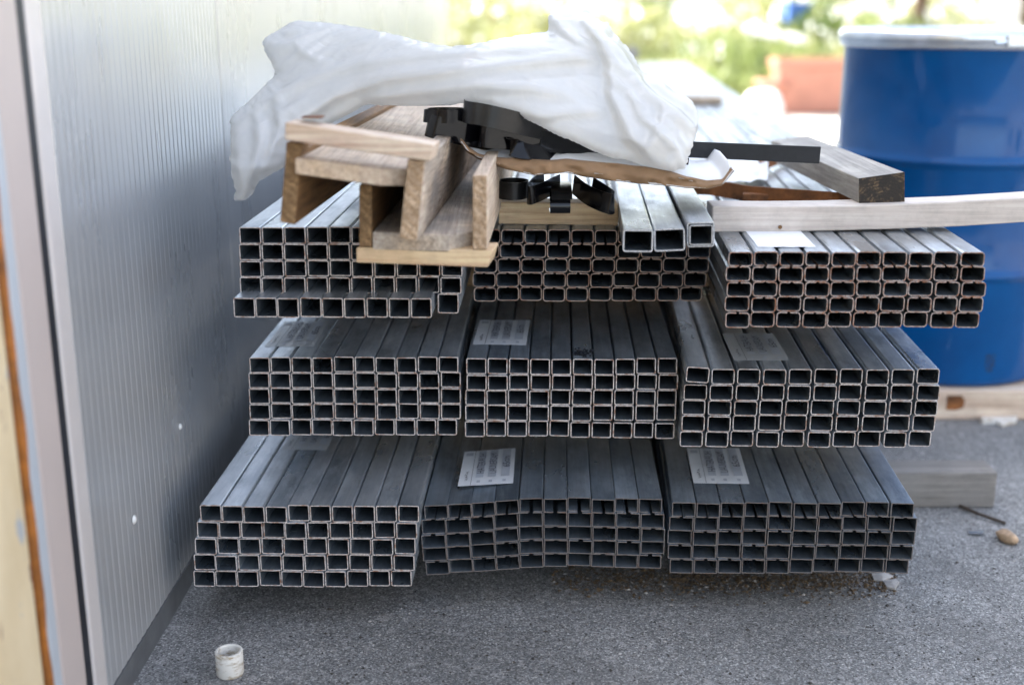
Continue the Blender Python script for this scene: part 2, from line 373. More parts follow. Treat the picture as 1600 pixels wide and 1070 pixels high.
m = MB(); xa, xb = wx(1.60)-.064, wx(YE)-.064; m.hexa([(WX-2.6,1.60,0),(xa,1.60,0),(xa,1.60,SH-.05),(WX-2.6,1.60,SH-.05),(WX-2.6,YE-.01,0),(xb,YE-.01,0),(xb,YE-.01,SH-.05),(WX-2.6,YE-.01,SH-.05)]); m.build('shed_body', M['sheet'], shed)
m = MB(); m.box(WX-2.8, WX+.10, 1.4, YE+.1, SH, SH+.06); m.build('roof', M['sheet'], shed)
def strip(name, y0, y1, dx, mat, rnd=.004):
    m = MB(); x = wx((y0+y1)/2)+dx; m.box(x-.08, x, y0, y1, 0.005, SH); return m.build(name, mat, shed, bevel=rnd)
strip('edge_trim', 1.535, 1.5855, .003, M['trim_white'], .006)
strip('gasket', 1.5105, 1.5345, .001, M['gasket'], .001)
strip('corner_profile', 1.425, 1.510, .004, M['trim_pink'], .006)
strip('edge_profile', 1.387, 1.4245, .008, M['trim_blue'], .008)
m = MB(); c_ = Vector((wx(1.78), 1.755, .245)); m.lathe([(0, .004), (.004, .0035), (.007, .001), (.0075, 0)], (0, 0, 0), 12); m.v = [Vector((c_.x+v.z+.0008, c_.y+v.x, c_.z+v.y)) for v in m.v]; m.build('fastener', M['white_paint'], shed, True)
m = MB(); c_ = Vector((wx(2.0), 2.03, .30)); m.lathe([(0, .004), (.003, .0035), (.005, .001), (.0055, 0)], (0, 0, 0), 12); m.v = [Vector((c_.x+v.z+.0008, c_.y+v.x, c_.z+v.y)) for v in m.v]; m.build('fastener', M['white_paint'], shed, True)
# cream painted post with its bead of sealant
post = empty('painted_post', (WX-.1, 1.1, 0), 'cream painted post with peeling paint at the left picture edge', 'post')
m = MB(); m.box(WX-.35, WX+.004, -3, 1.369, 0, SH); m.build('post_body', M['cream'], post, bevel=.012)
m = MB(); pth = []; rr = []
for k in range(150):
    z = k*.026; pth.append((WX+.001+.002*noise.noise((0, 0, z*9)), 1.377, z)); rr.append(.0070+.003*noise.noise((3, 1, z*14)))
m.tube(pth, rr, 8); m.build('sealant_bead', M['foam'], post, True)

# ------------------------------------------------------------------ steel profiles
def ring_path(w, h, r, seg=3, slot=0, slot_up=True):
    """outline points (x, z) of a rounded rectangle centred at x=0, z from 0 to h; open at the slot if slot > 0"""
    cs = [(w/2-r, r, -90), (w/2-r, h-r, 0), (-w/2+r, h-r, 90), (-w/2+r, r, 180)]
    pts = []
    for cx, cz, a0 in cs:
        for j in range(seg):
            a = R(a0+90*j/(seg-1)); pts.append((cx+r*math.cos(a), cz+r*math.sin(a)))
    if slot: pts = [(slot/2, 0)] + pts + [(-slot/2, 0)]
    return pts
def profile_mesh(name, w, h, t, r, L, mats, slot=0, lip=0, up=False, seg=3):
    out = ring_path(w, h, r, seg, slot); ri = max(r-t, .0006)
    inn = ring_path(w-2*t, h-2*t, ri, seg, slot); inn = [(x, z+t) for x, z in inn]
    if lip:
        out[0] = (out[0][0], -lip*.0); inn[0] = (inn[0][0], t)
    if up:
        out = [(x, h-z) for x, z in out]; inn = [(x, h-z) for x, z in inn]
    n = len(out); vs = []; fs = []; mi = []
    for y in (0, L):
        vs += [(x, y, z) for x, z in out] + [(x, y, z) for x, z in inn]
    rng = range(n-1) if slot else range(n)
    for i in rng:
        j = (i+1) % n
        fs.append((i, j, 2*n+j, 2*n+i)); mi.append(0)
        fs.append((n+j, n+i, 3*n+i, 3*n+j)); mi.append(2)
        fs.append((i, n+i, n+j, j)); mi.append(1)
        fs.append((2*n+i, 2*n+j, 3*n+j, 3*n+i)); mi.append(1)
    if slot:
        for i in (0, n-1): fs.append((i, n+i, 3*n+i, 2*n+i)); mi.append(1)
    me = bpy.data.meshes.new(name); me.from_pydata(vs, [], fs)
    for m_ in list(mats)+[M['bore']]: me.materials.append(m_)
    me.polygons.foreach_set('material_index', mi)
    bm = bmesh.new(); bm.from_mesh(me); bmesh.ops.recalc_face_normals(bm, faces=bm.faces); bm.to_mesh(me); bm.free()
    return me
NTH = ['first', 'second', 'third', 'fourth', 'fifth', 'sixth', 'seventh', 'eighth', 'ninth', 'tenth']
ROWN = ['top row', 'second row down', 'middle row', 'fourth row down', 'bottom row']
TOP = {}
def bundle(where, Yf, vpx, rows, kind, mats, t, r, gap=.0006, L=6.0, colr=None, colv=None, ddy=None, noun='square steel tube', slot=.2, jit=.0035, rotj=.6, seed=1):
    rnd = random.Random(seed); yaw = -math.atan((vpx-800)/1986)
    group = 'steel lengths of the %s bundle' % where
    cache = {}
    for ri, (uL, uR, vT, vB) in enumerate(rows):
        N = 10
        for ci in range(N):
            u0 = uL+(uR-uL)*ci/N; u1 = uL+(uR-uL)*(ci+1)/N; dv = colv[ci] if colv else 0
            sp = (ddy or {}).get((ri, ci), (ddy or {}).get((ri, None), {}))
            Y = Yf + sp.get('dy', 0)
            du, dv2 = sp.get('du', 0), sp.get('dv', 0)
            a = PY(u0+du, vB+dv+dv2, Y); c = PY(u1+du, vT+dv+dv2, Y)
            ww = c.x-a.x-gap; hh = (PY(u0, vT+dv+dv2, Y).z-a.z)
            nxt = rows[ri-1][3] if ri else None
            up = kind == 'channel' and ri > 0
            key = (round(ww, 4), round(hh, 4), up)
            if key not in cache:
                cache[key] = profile_mesh('steel_'+kind, ww, hh, t, r, L, mats, slot=ww*slot if kind == 'channel' else 0, up=up)
            x = (a.x+c.x)/2
            rot = R(rnd.uniform(-rotj, rotj)+sp.get('rot', 0)+(colr[ci] if colr else 0))
            o = link('steel_tube' if kind == 'tube' else 'slotted_channel', cache[key], None,
                     (x, Y+rnd.uniform(-jit, jit), a.z+rnd.uniform(0, .0006)), (0, rot, yaw+R(rnd.uniform(-.04, .04))))
            extra = sp.get('lab', '')
            tag(o, '%s%s, %s from left, %s, %s bundle' % (extra, noun, NTH[ci], ROWN[ri], where), 'tube' if kind == 'tube' else 'channel', group)
    a = PY(rows[0][0], rows[0][2], Yf); c = PY(rows[0][1], rows[0][2], Yf)
    TOP[where] = dict(z=a.z, x0=a.x, x1=c.x, y=Yf, yaw=yaw)
def rows_(*r): return list(r)
bundle('lower left', 1.86, 865, rows_((312,655.6,790,815.5),(306.6,653,816,841),(304,650,841.5,866.5),(302.4,648.6,867,891.3),(302,644.4,891.8,916)),
       'tube', [M['steel'], M['edge_pale']], .0018, .0030, seed=1, rotj=1.0, gap=.0027)
bundle('lower middle', 1.917, 872, rows_((663.5,1035,791,812.6),(659.5,1038,813,835),(659.5,1039,835.4,856.2),(661,1039,856.6,877.2),(666,1033.5,877.6,898)),
       'channel', [M['steel_dark'], M['edge_dark']], .0015, .0016, colv=[-.8,-3.2,-6,-9.6,-12.6,-13.2,-12.9,-12.2,-11.2,-10.8], colr=[-3.6,-3.8,-4.6,-4.8,-2.6,-.3,.6,1.1,1.0,.3], seed=2, noun='dark slotted channel', slot=.2, rotj=.5)
bundle('lower right', 1.917, 931, rows_((1049.7,1428,785,807),(1045,1432.5,807.5,829),(1043,1431,829.5,851),(1043,1426.5,851.5,873),(1046,1420,873.5,895)),
       'channel', [M['steel_dark'], M['edge_dark']], .0015, .0016, seed=3, noun='dark slotted channel', slot=.15, rotj=.4)
bundle('middle left', 1.985, 850, rows_((390,717,558,582.2),(388.3,720.7,582.6,606.6),(389,721,607,631),(389.6,721,631.4,655),(389,715,655.4,680)),
       'tube', [M['steel'], M['edge_pale']], .0018, .0030, seed=4, gap=.0026, rotj=.8)
bundle('centre', 1.985, 876, rows_((727.5,1060,560.4,585.2),(728,1061,585.6,609.4),(726,1058.6,609.8,633.4),(726,1058,633.8,657.8),(725.7,1055,658.2,682.5)),
       'tube', [M['steel_dark'], M['edge_pale']], .0018, .0028, seed=5, gap=.0024, rotj=.8,
       ddy={(4, c): {'dv': 2.2} for c in range(5, 10)})
dd = {(0, 0): {'dy': -.035, 'dv': -2.5, 'rot': 2.5, 'lab': 'tilted protruding '}}
bundle('middle right', 1.938, 925, rows_((1070,1471,577,601),(1066.5,1470,601.5,625.5),(1064,1467,626,649),(1063,1464,649.5,674),(1060.5,1457.5,674.5,698.4)),
       'tube', [M['steel'], M['edge_pale']], .0016, .0040, seed=6, gap=.0035, rotj=.5, ddy=dd, noun='wide steel tube')
dd = {(4, c): {'dy': -.042, 'du': -7, 'dv': 6.5, 'lab': 'protruding '} for c in range(9)}
bundle('upper left', 1.934, 868, rows_((374,723,355,381.2),(373.5,722,381.6,407),(375,723.5,407.4,432.6),(374.5,722,433,458.6),(371,717.5,463.6-4.2,490)),
       'tube', [M['steel'], M['edge_pale']], .0018, .0030, seed=7, gap=.0026, ddy=dd, rotj=.7)
bundle('upper middle', 2.035, 885, rows_((746,1111,359,381),(744,1111,381.4,403.8),(740,1109,404.2,426.2),(738,1105,426.6,448.8),(740,1098,449.2,471)),
       'channel', [M['steel_rust'], M['edge_mid']], .0017, .0055, seed=8, noun='brown edged slotted channel', slot=.12, rotj=.5, gap=.001)
bundle('upper right', 1.861, 921, rows_((1137,1538.6,393.5,416.2),(1133,1540,416.6,440),(1134,1541,440.4,463.6),(1132,1536.7,464,487.6),(1132,1531,488,512)),
       'channel', [M['steel_rust'], M['edge_rust']], .0018, .0052, seed=9, noun='rusty edged slotted channel', slot=.12, rotj=.5, gap=.001)

# wooden bearers between the layers
zb = {'floor': (0, .0785), 'mid': (.222, .296), 'top': (.441, .5215)}
def bearer(x0, x1, y, z0, z1, label, mat='wood_greyX', d=.075, sl=.0):
    m = MB(); m.hexa([(x0,y,z0),(x1,y+sl,z0),(x1,y+sl,z1),(x0,y,z1),(x0,y+d,z0),(x1,y+d+sl,z0),(x1,y+d+sl,z1),(x0,y+d,z1)])
    o = m.build('timber_bearer', M[mat], bevel=.003); tag(o, label, 'bearer', 'timber bearers under the bundles'); return o
bearer(-.50, PZ(1555, 795, 0).x, 2.37, .0005, .0785, 'grey timber bearer sticking out on the asphalt right of the lower bundles', sl=-.0)
bearer(-.50, 1.10, 4.6, .0005, .0785, 'grey timber bearer under the lower bundles, halfway along')
bearer(-.50, 1.25, 7.2, .0005, .0785, 'grey timber bearer under the lower bundles, at the far end')
for y, n_ in ((2.42, 'near the front'), (4.7, 'halfway along'), (7.2, 'at the far end')):
    bearer(-.42, .82 if y < 3 else 1.0, y, .2215, .2965, 'timber bearer between the lower and middle bundles, '+n_, 'wood_newX')
    bearer(-.42, .70 if y < 3 else .95, y+.1, .440, .5225, 'timber bearer between the middle and upper bundles, '+n_, 'wood_brownX')

# ------------------------------------------------------------------ labels stuck on the bundles
def text_mesh(txt, size):
    cu = bpy.data.curves.new('t', 'FONT'); cu.body = txt; cu.size = size; cu.align_x = 'LEFT'; cu.resolution_u = 2
    o = bpy.data.objects.new('t', cu); COL.objects.link(o); dg = bpy.context.evaluated_depsgraph_get()
    me = bpy.data.meshes.new_from_object(o.evaluated_get(dg)); bpy.data.objects.remove(o); return me
def sticker(corners, z, lines, mat, label, small='VARA'):
    """corners px: front-left, front-right, back-right, back-left; the writing runs from front to back"""
    FL, FR, BR, BL = [PZ(u, v, z) for u, v in corners]
    N = 10
    P = lambda s, t: (FL*(1-s)+FR*s)*(1-t)+(BL*(1-s)+BR*s)*t
    root = empty('paper_label', P(.5, 0), label, 'label', 'paper labels stuck across the bundles')
    up = Vector((0, 0, .0012))
    vs = []; fs = []
    for i in range(N+1):
        for j in range(N+1):
            vs.append(P(i/N, j/N)+up+Vector((0, 0, .0006*noise.noise((i*.6, j*.5, z*9)))))
    for i in range(N):
        for j in range(N): fs.append((i*(N+1)+j, (i+1)*(N+1)+j, (i+1)*(N+1)+j+1, i*(N+1)+j+1))
    mesh('label_sheet', vs, fs, mat, root)
    if not lines: return
    up2 = Vector((0, 0, .0022)); up3 = Vector((0, 0, .0026))
    m = MB()
    m.add([P(a, c)+up2 for a, c in ((.225, 0), (.232, 0), (.232, 1), (.225, 1))], [(0,1,2,3)], 1)
    for a0, a1 in ((.30, .44), (.52, .67), (.76, .92)):
        m.add([P(a, c)+up2 for a, c in ((a0, .2), (a1, .2), (a1, .97), (a0, .97))], [(0,1,2,3)], 0)
    for a0 in (.33, .55, .80):
        m.add([P(a, c)+up2 for a, c in ((a0, .06), (a0+.06, .06), (a0+.06, .12), (a0, .12))], [(0,1,2,3)], 0)
    m.add([P(a, c)+up2 for a, c in ((.05, .84), (.19, .84), (.19, .93), (.05, .93))], [(0,1,2,3)], 0)
    m.build('printed_fields', [M['print'], M['ink']], root)
    def put(txt, s_, t0, size, nm):
        me = text_mesh(txt, 1.0); L = max(v.co.x for v in me.vertices) or 1
        tl = min(.9-t0, size[1])
        vs_ = []
        rr = random.Random(hash(txt) % 99)
        for v in me.vertices:
            vs_.append(P(s_ - size[0]*(v.co.y-.35) + .01*math.sin(v.co.x*3.1), t0+tl*v.co.x/L)+up3)
        fs_ = [tuple(p.vertices) for p in me.polygons]
        mesh(nm, vs_, fs_, M['ink'], root)
    put(small, .13, .12, (.07, .26), 'printed_name')
    for s_, t0, ln, tx in zip((.37, .595, .84), (.30, .27, .44), (.58, .60, .32), lines): put(tx, s_, t0, (.20, ln), 'handwriting')
zl = {k: TOP[k]['z'] for k in TOP}
HW = ['HATERAUH', 'UAUVERSAM', '65cm']
sticker([(413,542.5),(490,542.5),(514,503),(445,503)], zl['middle left'], HW, M['film'], 'faded milky label with faint writing on top of the middle left bundle')
sticker([(738.5,539),(822,540),(828,501),(750,501)], zl['centre'], HW, M['label'], 'white paper label with smudged writing on top of the centre bundle')
sticker([(1147,564),(1234,564),(1208,522),(1128,522)], zl['middle right'], HW, M['film'], 'grey translucent label with writing on top of the middle right bundle')
sticker([(439,703),(510.5,704),(531,664),(467,664)], zl['lower left'], HW, M['film'], 'faded translucent label half hidden on top of the lower left bundle')
sticker([(715,760.5),(801.7,755.6),(805.5,700.5),(726,706.5)], zl['lower middle']+.0135, HW, M['label'], 'bright white label with three handwritten lines on the lower middle bundle')
sticker([(1083.7,755.6),(1171,756.7),(1155,701),(1073,701)], zl['lower right'], HW, M['label'], 'white label with an oval logo and writing on the lower right bundle')
sticker([(1184.6,387),(1275,387),(1245,356),(1160,356)], zl['upper right'], None, M['label'], 'blank white label below the long plank on the upper right bundle')

# ------------------------------------------------------------------ three loose tubes on top
def loose(u0, u1, vT, vB, Y, rot, lab, inner=False):
    a = PY(u0, vB, Y); c = PY(u1, vT, Y); w_ = c.x-a.x; h_ = c.z-a.z; yaw = -math.atan((908-800)/1986)
    me = profile_mesh('loose_tube', w_, h_, .0024, .004, 1.5, [M['steel_light'], M['edge_light']])
    root = link('loose_tube', me, None, ((a.x+c.x)/2, Y, a.z), (0, R(rot), yaw)); tag(root, lab, 'tube', 'loose tubes lying on the upper bundles')
    if inner:
        m2 = profile_mesh('inner_tube', w_*.84, h_*.80, .0016, .003, .6, [M['steel_light'], M['edge_light']])
        link('inner_sleeve', m2, root, (0, -.004, h_*.1), None)
loose(973, 1021, 359, 394, 1.837, 0, 'left one of the three loose bright tubes poking out over the front')
loose(1022.5, 1072, 357, 392.5, 1.845, -3.2, 'tilted middle one of the three loose bright tubes poking out')
loose(1073.5, 1118, 347, 386, 1.85, -2.0, 'right one of the three loose bright tubes, with a sleeve inside', True)

# ------------------------------------------------------------------ formwork troughs
def dirv(vpx, L, dz=0): 
    a = math.atan((vpx-800)/1986); return Vector((math.sin(a)*L, math.cos(a)*L, dz))
def board(name, px, Y, d, mat, parent, bev=.0022):
    m = MB(); m.prism([PY(u, v, Y) for u, v in px], d, 0, 1 if 'side' in name else None); return m.build(name, [mat, M['end_brown'] if mat == M['wood_brown'] else M['end_light']], parent, bevel=bev)
def chamfer_plank(name, uA, uB, uC, vTA, vBA, vTB, vBB, Y, d, mat, parent, back=.035, both=False):
    """plank whose right front corner is cut off; uB start of the chamfer, uC right side"""
    A1 = PY(uA, vBA, Y); A2 = PY(uA, vTA, Y); B1 = PY(uB, vBB, Y); B2 = PY(uB, vTB, Y)
    e = (B1-A1).normalized(); wid = (PY(uC, vBB, Y)-B1).length
    C1 = B1+e*wid+Vector((0, back, 0)); C2 = B2+e*wid+Vector((0, back, 0))
    m = MB(); n = [A1, B1, C1, C1+d, A1+d]; t_ = [A2, B2, C2, C2+d, A2+d]
    m.add(n+t_, [(4,3,2,1,0), (5,6,7,8,9)]+[(i, (i+1) % 5, 5+(i+1) % 5, 5+i) for i in range(5)])
    return m.build(name, mat, parent, bevel=.0022)
YL = 1.72
lo = empty('formwork_trough', PY(660, 400, YL), 'open topped wooden trough with a cleat underneath, resting on the upper left tubes', 'wooden trough', 'wooden formwork troughs')
d = dirv(892, 1.25)
board('side_board', [(561,386),(581,386),(581,289),(561,289)], YL, d, M['wood_brown'], lo)
chamfer_plank('floor_board', 581.8, 702, 738, 362, 392, 367, 396, YL, d, M['wood_used'], lo)
board('side_board', [(738.5,390),(761,390.5),(761,274),(738.5,274)], YL, d, M['wood_new'], lo)
board('cleat', [(556.5,410.5),(762,418),(770,391.5),(556.5,386.8)], YL, (.008, .06, 0), M['wood_newX'], lo)
YU = 1.655
up_ = empty('formwork_trough', PY(550, 380, YU), 'upside down wooden trough with a cleat on top, leaning left over the lower one', 'wooden trough', 'wooden formwork troughs')
d = dirv(930, 1.25)
board('side_board', [(437,347),(461,352),(470,236),(447,231)], YU+.012, d, M['wood_brown'], up_)
chamfer_plank('floor_board', 460.5, 595, 632, 247, 272, 264, 291, YU, d, M['wood_new'], up_, back=.03)
board('side_board', [(624,372),(652,378),(664,252),(637,249)], YU, d, M['wood_used'], up_)
board('cleat', [(445,219),(672,252.5),(678,226),(445,191)], YU-.01, (.006, .05, 0), M['wood_cleat'], up_)
board('side_cleat', [(446,238),(470,240),(473,225),(447,222)], YU+.012, (.004, .04, 0), M['wood_brown'], up_)
# fixing plates on the cleat
m = MB(); a = PY(470, 187, YU+.01); m.box(a.x, a.x+.028, a.y, a.y+.03, a.z+.0015, a.z+.003); m.build('fixing_plate', M['rust'], up_)

# lath under the straps
m = MB(); a = PY(779, 350, 2.08); c = PY(966, 318, 2.08); m.hexa([a, PY(966,353,2.08), c, PY(779,316,2.08), a+Vector((0,.05,0)), PY(966,353,2.08)+Vector((0,.05,0)), c+Vector((0,.05,0)), PY(779,316,2.08)+Vector((0,.05,0))])
tag(m.build('timber_lath', M['wood_newX'], bevel=.002), 'fresh yellow timber lath below the black strap loops', 'lath')
# bowed white plank
bot = [(1113,363),(1200,362.5),(1300,361),(1400,358),(1500,354),(1600,347.5),(1700,340),(1800,331)]
top_ = [(1113,322),(1200,323),(1300,322),(1400,319),(1500,315),(1600,309),(1700,302),(1800,294)]
m = MB(); vs = []
for (u, v), (u2, v2) in zip(bot, top_):
    a = PY(u, v, 2.03); c = PY(u2, v2, 2.03); vs += [a, c, c+Vector((0, .062, 0)), a+Vector((0, .062, 0))]
n = len(bot); fs = [(0,1,2,3), tuple(4*(n-1)+k for k in (3,2,1,0))]
for i in range(n-1):
    for k in range(4): fs.append((4*i+k, 4*i+(k+1) % 4, 4*i+4+(k+1) % 4, 4*i+4+k))
m.add(vs, fs); o = m.build('long_plank', M['wood_white'], bevel=.0025); tag(o, 'long pale bowed plank lying across the upper right bundle', 'plank')
kn = MB(); a = PY(1219, 355, 2.0285); kn.lathe([(0, 0), (.003, 0), (.0034, .0004), (.0022, .0008)], (0, 0, 0), 12)
kn.v = [Vector((v.x+a.x, a.y+.0004-v.z, v.y+a.z)) for v in kn.v]; kn.build('knot', M['wood_brown'], o)
# weathered timber on it
post2 = empty('timber_offcut', PY(1378, 318, 2.05), 'short grey timber with a blackened cut end, resting on the pale plank', 'timber')
d = Vector((-.028, .58, .0)); E = [PY(1342,318,2.05), PY(1414,317,2.05), PY(1414,269,2.05), PY(1342,279,2.05)]
m = MB(); m.prism([p+Vector((0, .0015, 0)) for p in E], d); m.build('beam', M['wood_grey'], post2, bevel=.002)
ce = sum(E, Vector())/4; m = MB(); m.prism([ce+(p-ce)*.985 for p in E], (0, .003, 0)); m.build('end_grain', M['endgrain'], post2)

# rusty frame of flat bar
def ribbon(name, pts, h, mats, parent=None, t=.0012, hv=None, closed=False, smooth=True, build=True, label=None, cat=None, group=None):
    """strip standing on edge along 3-D centre points"""
    P3 = [Vector(p) for p in pts]; n = len(P3); vs = []; fs = []; mi = []
    for k, p in enumerate(P3):
        a = P3[(k-1) % n if closed else max(k-1, 0)]; c = P3[(k+1) % n if closed else min(k+1, n-1)]
        tg = (c-a).normalized(); hh = (hv[k] if isinstance(hv, list) else hv) if hv is not None else Vector((0, 0, 1))
        hh = (hh - tg*hh.dot(tg)).normalized(); nn = tg.cross(hh).normalized()
        vs += [p-hh*h/2-nn*t/2, p+hh*h/2-nn*t/2, p+hh*h/2+nn*t/2, p-hh*h/2+nn*t/2]
    for k in range(n if closed else n-1):
        j = (k+1) % n
        for q in range(4):
            fs.append((4*k+q, 4*k+(q+1) % 4, 4*j+(q+1) % 4, 4*j+q)); mi.append(1 if q in (1, 3) else 0)
    if not closed: fs += [(0,1,2,3), tuple(4*(n-1)+k for k in (3,2,1,0))]; mi += [1, 1]
    o = mesh(name, vs, fs, mats, parent, len(P3) > 20, mi)
    if len(P3) > 20:
        em = o.modifiers.new('e', 'EDGE_SPLIT'); em.split_angle = R(50)
    if label: tag(o, label, cat, group)
    return o
zR = .672
c1 = PZ(1110, 292, zR); c2 = PZ(1247, 231, zR); c3 = PZ(1352, 262, zR); c4 = PZ(1408, 300, zR); c5 = PZ(1300, 313, zR)
ribbon('rusty_strip', [c1+(c2-c1)*.5, c2, c3, c4], .035, [M['rust'], M['rust']], t=.004, label='bent rusty steel strip behind the grey timber offcut', cat='steel strip')
ribbon('rusty_strip', [PZ(1085, 292, zR-.005), c1+Vector((0,-.005,0)), PZ(1170, 303, zR-.005), c5, PZ(1390, 322, zR-.005)], .030, [M['rust'], M['rust']], t=.004, label='rusty steel strip lying behind the pale plank below the white paper', cat='steel strip')
m = MB(); a = PZ(1162, 313, .662); m.hexa([PZ(1160,316,.655), PZ(1285,318,.655), PZ(1285,318,.655)+Vector((0,0,.016)), PZ(1160,316,.655)+Vector((0,0,.016))]+[q+Vector((.004,.02,0)) for q in (PZ(1160,316,.655), PZ(1285,318,.655), PZ(1285,318,.655)+Vector((0,0,.016)), PZ(1160,316,.655)+Vector((0,0,.016)))])
tag(m.build('rusty_bar', M['rust'], bevel=.002), 'short rusty square bar tucked behind the pale plank', 'bar')

# dark flat bar
q = [PY(1000,218,2.17), PY(1283,229.5,2.15), PY(1280.5,256,2.15), PY(1000,243,2.17)]
m = MB(); m.prism(q, (0, .003, 0)); tag(m.build('flat_bar', M['bar'], bevel=.0008), 'long dark flat bar sticking out to the right from under the plastic', 'flat bar')

# ------------------------------------------------------------------ kraft paper under the straps
edge = [(720,216),(733,230),(748,240),(765,245),(800,247),(835,249),(862,250),(885,248),(915,251),(960,256),(1005,260),(1045,267),(1075,276),(1105,282),(1128,280),(1143,262)]
low = [(720,222),(733,238),(750,247),(770,256),(800,267),(835,274),(862,272),(885,270),(915,277),(960,283),(1005,288),(1045,291),(1075,294),(1105,295),(1128,288),(1146,267)]
def dens(pl, n):
    out = []
    for i in range(n):
        t = i/(n-1)*(len(pl)-1); k = min(int(t), len(pl)-2); f = t-k; f2 = f*f*(3-2*f)*.4+f*.6
        out.append((pl[k][0]*(1-f)+pl[k+1][0]*f, pl[k][1]*(1-f2)+pl[k+1][1]*f2))
    return out
n = 90; E_ = dens(edge, n); L_ = dens(low, n); J = 16; g = []
for i in range(n):
    x_ = E_[i][0]; a = PY(*E_[i], 1.957+.004*noise.noise((x_*.03, 0, 0))); c = PY(*L_[i], 1.940); row = [a]
    for q_ in (.2, .4, .6, .8): row.append(a*(1-q_)+c*q_+Vector((0, -.006*math.sin(q_*3.1)+.016*noise.noise((x_*.026+q_*1.2, q_*2.2, 4))+.007*noise.noise((x_*.08, q_*4, 8)), 0)))
    row.append(c); tgt = PY(E_[i][0], E_[i][1]-8, 1.995)
    for j in range(1, J-5):
        s_ = j/(J-6); r1 = min(1, s_/.35); p = c*(1-r1)+tgt*r1 if s_ < .35 else tgt+Vector((0, (s_-.35)*.45, .002*s_))
        row.append(p+Vector((0, 0, -.02*math.sin(r1*math.pi)*.5+.006*noise.noise((p.x*16, s_*7, 0))*r1)))
    g.append(row)
J = len(g[0]); vs = [p for r_ in g for p in r_]; top = len(vs)
nrm = Vector((0, 0, 1))
vs2 = []
for i in range(n):
    for j in range(J):
        p = g[i][j]; tj = (g[i][min(j+1, J-1)]-g[i][max(j-1, 0)]); ti = (g[min(i+1, n-1)][j]-g[max(i-1, 0)][j]); nn = ti.cross(tj).normalized()
        vs2.append(p+nn*.0012)
fs = []; mi = []
for i in range(n-1):
    for j in range(J-1):
        a = i*J+j; fs.append((a, a+1, a+J+1, a+J)); mi.append(1); fs.append((top+a, top+a+J, top+a+J+1, top+a+1)); mi.append(0)
for i in range(n-1): fs.append((i*J, (i+1)*J, top+(i+1)*J, top+i*J)); mi.append(1)
for j in range(J-1):
    for i in (0, n-1): fs.append((i*J+j, i*J+j+1, top+i*J+j+1, top+i*J+j)); mi.append(1)
o = mesh('kraft_paper', vs+vs2, fs, [M['paper'], M['kraft']], smooth=True, idx=mi)
tag(o, 'crumpled sheet of brown kraft paper, white on its upper side, under the black straps', 'paper')
# crumpled white paper to its right
vs = []; fs = []; A_, B_ = 16, 10
for i in range(A_):
    for j in range(B_):
        s_, t_ = i/(A_-1), j/(B_-1); p = PZ(1118+82*s_, 291-4*s_-36*t_, .668)
        vs.append(p+Vector((0, 0, .011*(.5+noise.noise((s_*4.2, t_*3, 2)))+.009*abs(noise.noise((s_*9, t_*8, 5))))))
for i in range(A_-1):
    for j in range(B_-1): fs.append((i*B_+j, (i+1)*B_+j, (i+1)*B_+j+1, i*B_+j+1))
o = mesh('crumpled_paper', vs, fs, M['paper'], smooth=True); o.modifiers.new('s', 'SOLIDIFY').thickness = .0008; s2 = o.modifiers.new('u', 'SUBSURF'); s2.levels = s2.render_levels = 1
tag(o, 'crumpled white paper beside the end of the kraft sheet', 'paper')

# ------------------------------------------------------------------ black strapping
def arc(c, rx, ry, a0, a1, n, z0=0, z1=0):
    return [Vector((c[0]+rx*math.cos(R(a0+(a1-a0)*k/(n-1))), c[1]+ry*math.sin(R(a0+(a1-a0)*k/(n-1))), c[2]+z0+(z1-z0)*k/(n-1))) for k in range(n)]
SB, SG, SE = M['strap'], M['strap_grey'], M['strap_edge']
G = 'loops of black steel strapping'
def smooth3(P, m=6):
    P = [Vector(p) for p in P]; out = []
    for k in range(len(P)-1):
        a, b_, c_, d_ = P[max(k-1, 0)], P[k], P[k+1], P[min(k+2, len(P)-1)]
        for q_ in range(m):
            t_ = q_/m; out.append(.5*((2*b_)+(c_-a)*t_+(2*a-5*b_+4*c_-d_)*t_*t_+(3*b_-a-3*c_+d_)*t_**3))
    return out+[P[-1]]
def strap(label, pts, h, mat=SB, hv=None, t=.0012):
    if len(pts) < 28: pts = smooth3(pts)
    return ribbon('steel_strap', pts, h, [mat, SE], t=t, hv=hv, label=label, cat='strap', group=G)
# big upper loop: front leg runs right and down, U-turn at the left, back leg returns
fr = [PY(u, v, Y) for u, v, Y in ((1010,252,2.14),(960,238,2.12),(905,219,2.09),(865,206,2.03),(820,195,1.965),(780,185,1.935),(750,178.5,1.935),(736,176.5,1.938))]
tn_ = [PY(u, v, Y) for u, v, Y in ((727,175,1.95),(724,173.5,1.965),(726,171,1.982),(735,169,1.997),(750,170,2.005))]
bk = [PY(u, v, Y) for u, v, Y in ((770,174,2.01),(820,189,2.03),(870,206,2.07),(930,226,2.13),(1000,248,2.16))]
strap('dark grey strap bent into the long upper hairpin under the plastic', fr+tn_+bk, .034, SG, Vector((.1, .06, 1)))
fr = [PY(u, v, Y) for u, v, Y in ((900,245,2.16),(830,232,2.10),(780,222,2.03),(735,212,1.98),(690,202,1.96),(676,198,1.96),(668,195,1.972),(670,191,1.99),(682,188,2.003),(705,188,2.01),(760,198,2.02),(850,214,2.04))]
strap('glossy black strap loop lying lowest at the left of the pile', fr, .036, SB, Vector((.22, .05, 1)))
c = PY(700, 181, 1.985)
sp_ = []
for k in range(60): a = k/59*4*math.pi; rr_ = .036-.010*k/59; sp_.append(Vector((c.x+rr_*math.cos(a)*1.15, c.y+rr_*.8*math.sin(a), c.z-.001+.004*k/59)))
strap('small tight coil of black strap at the left of the pile', sp_, .020, SB, Vector((.1, .0, 1)))
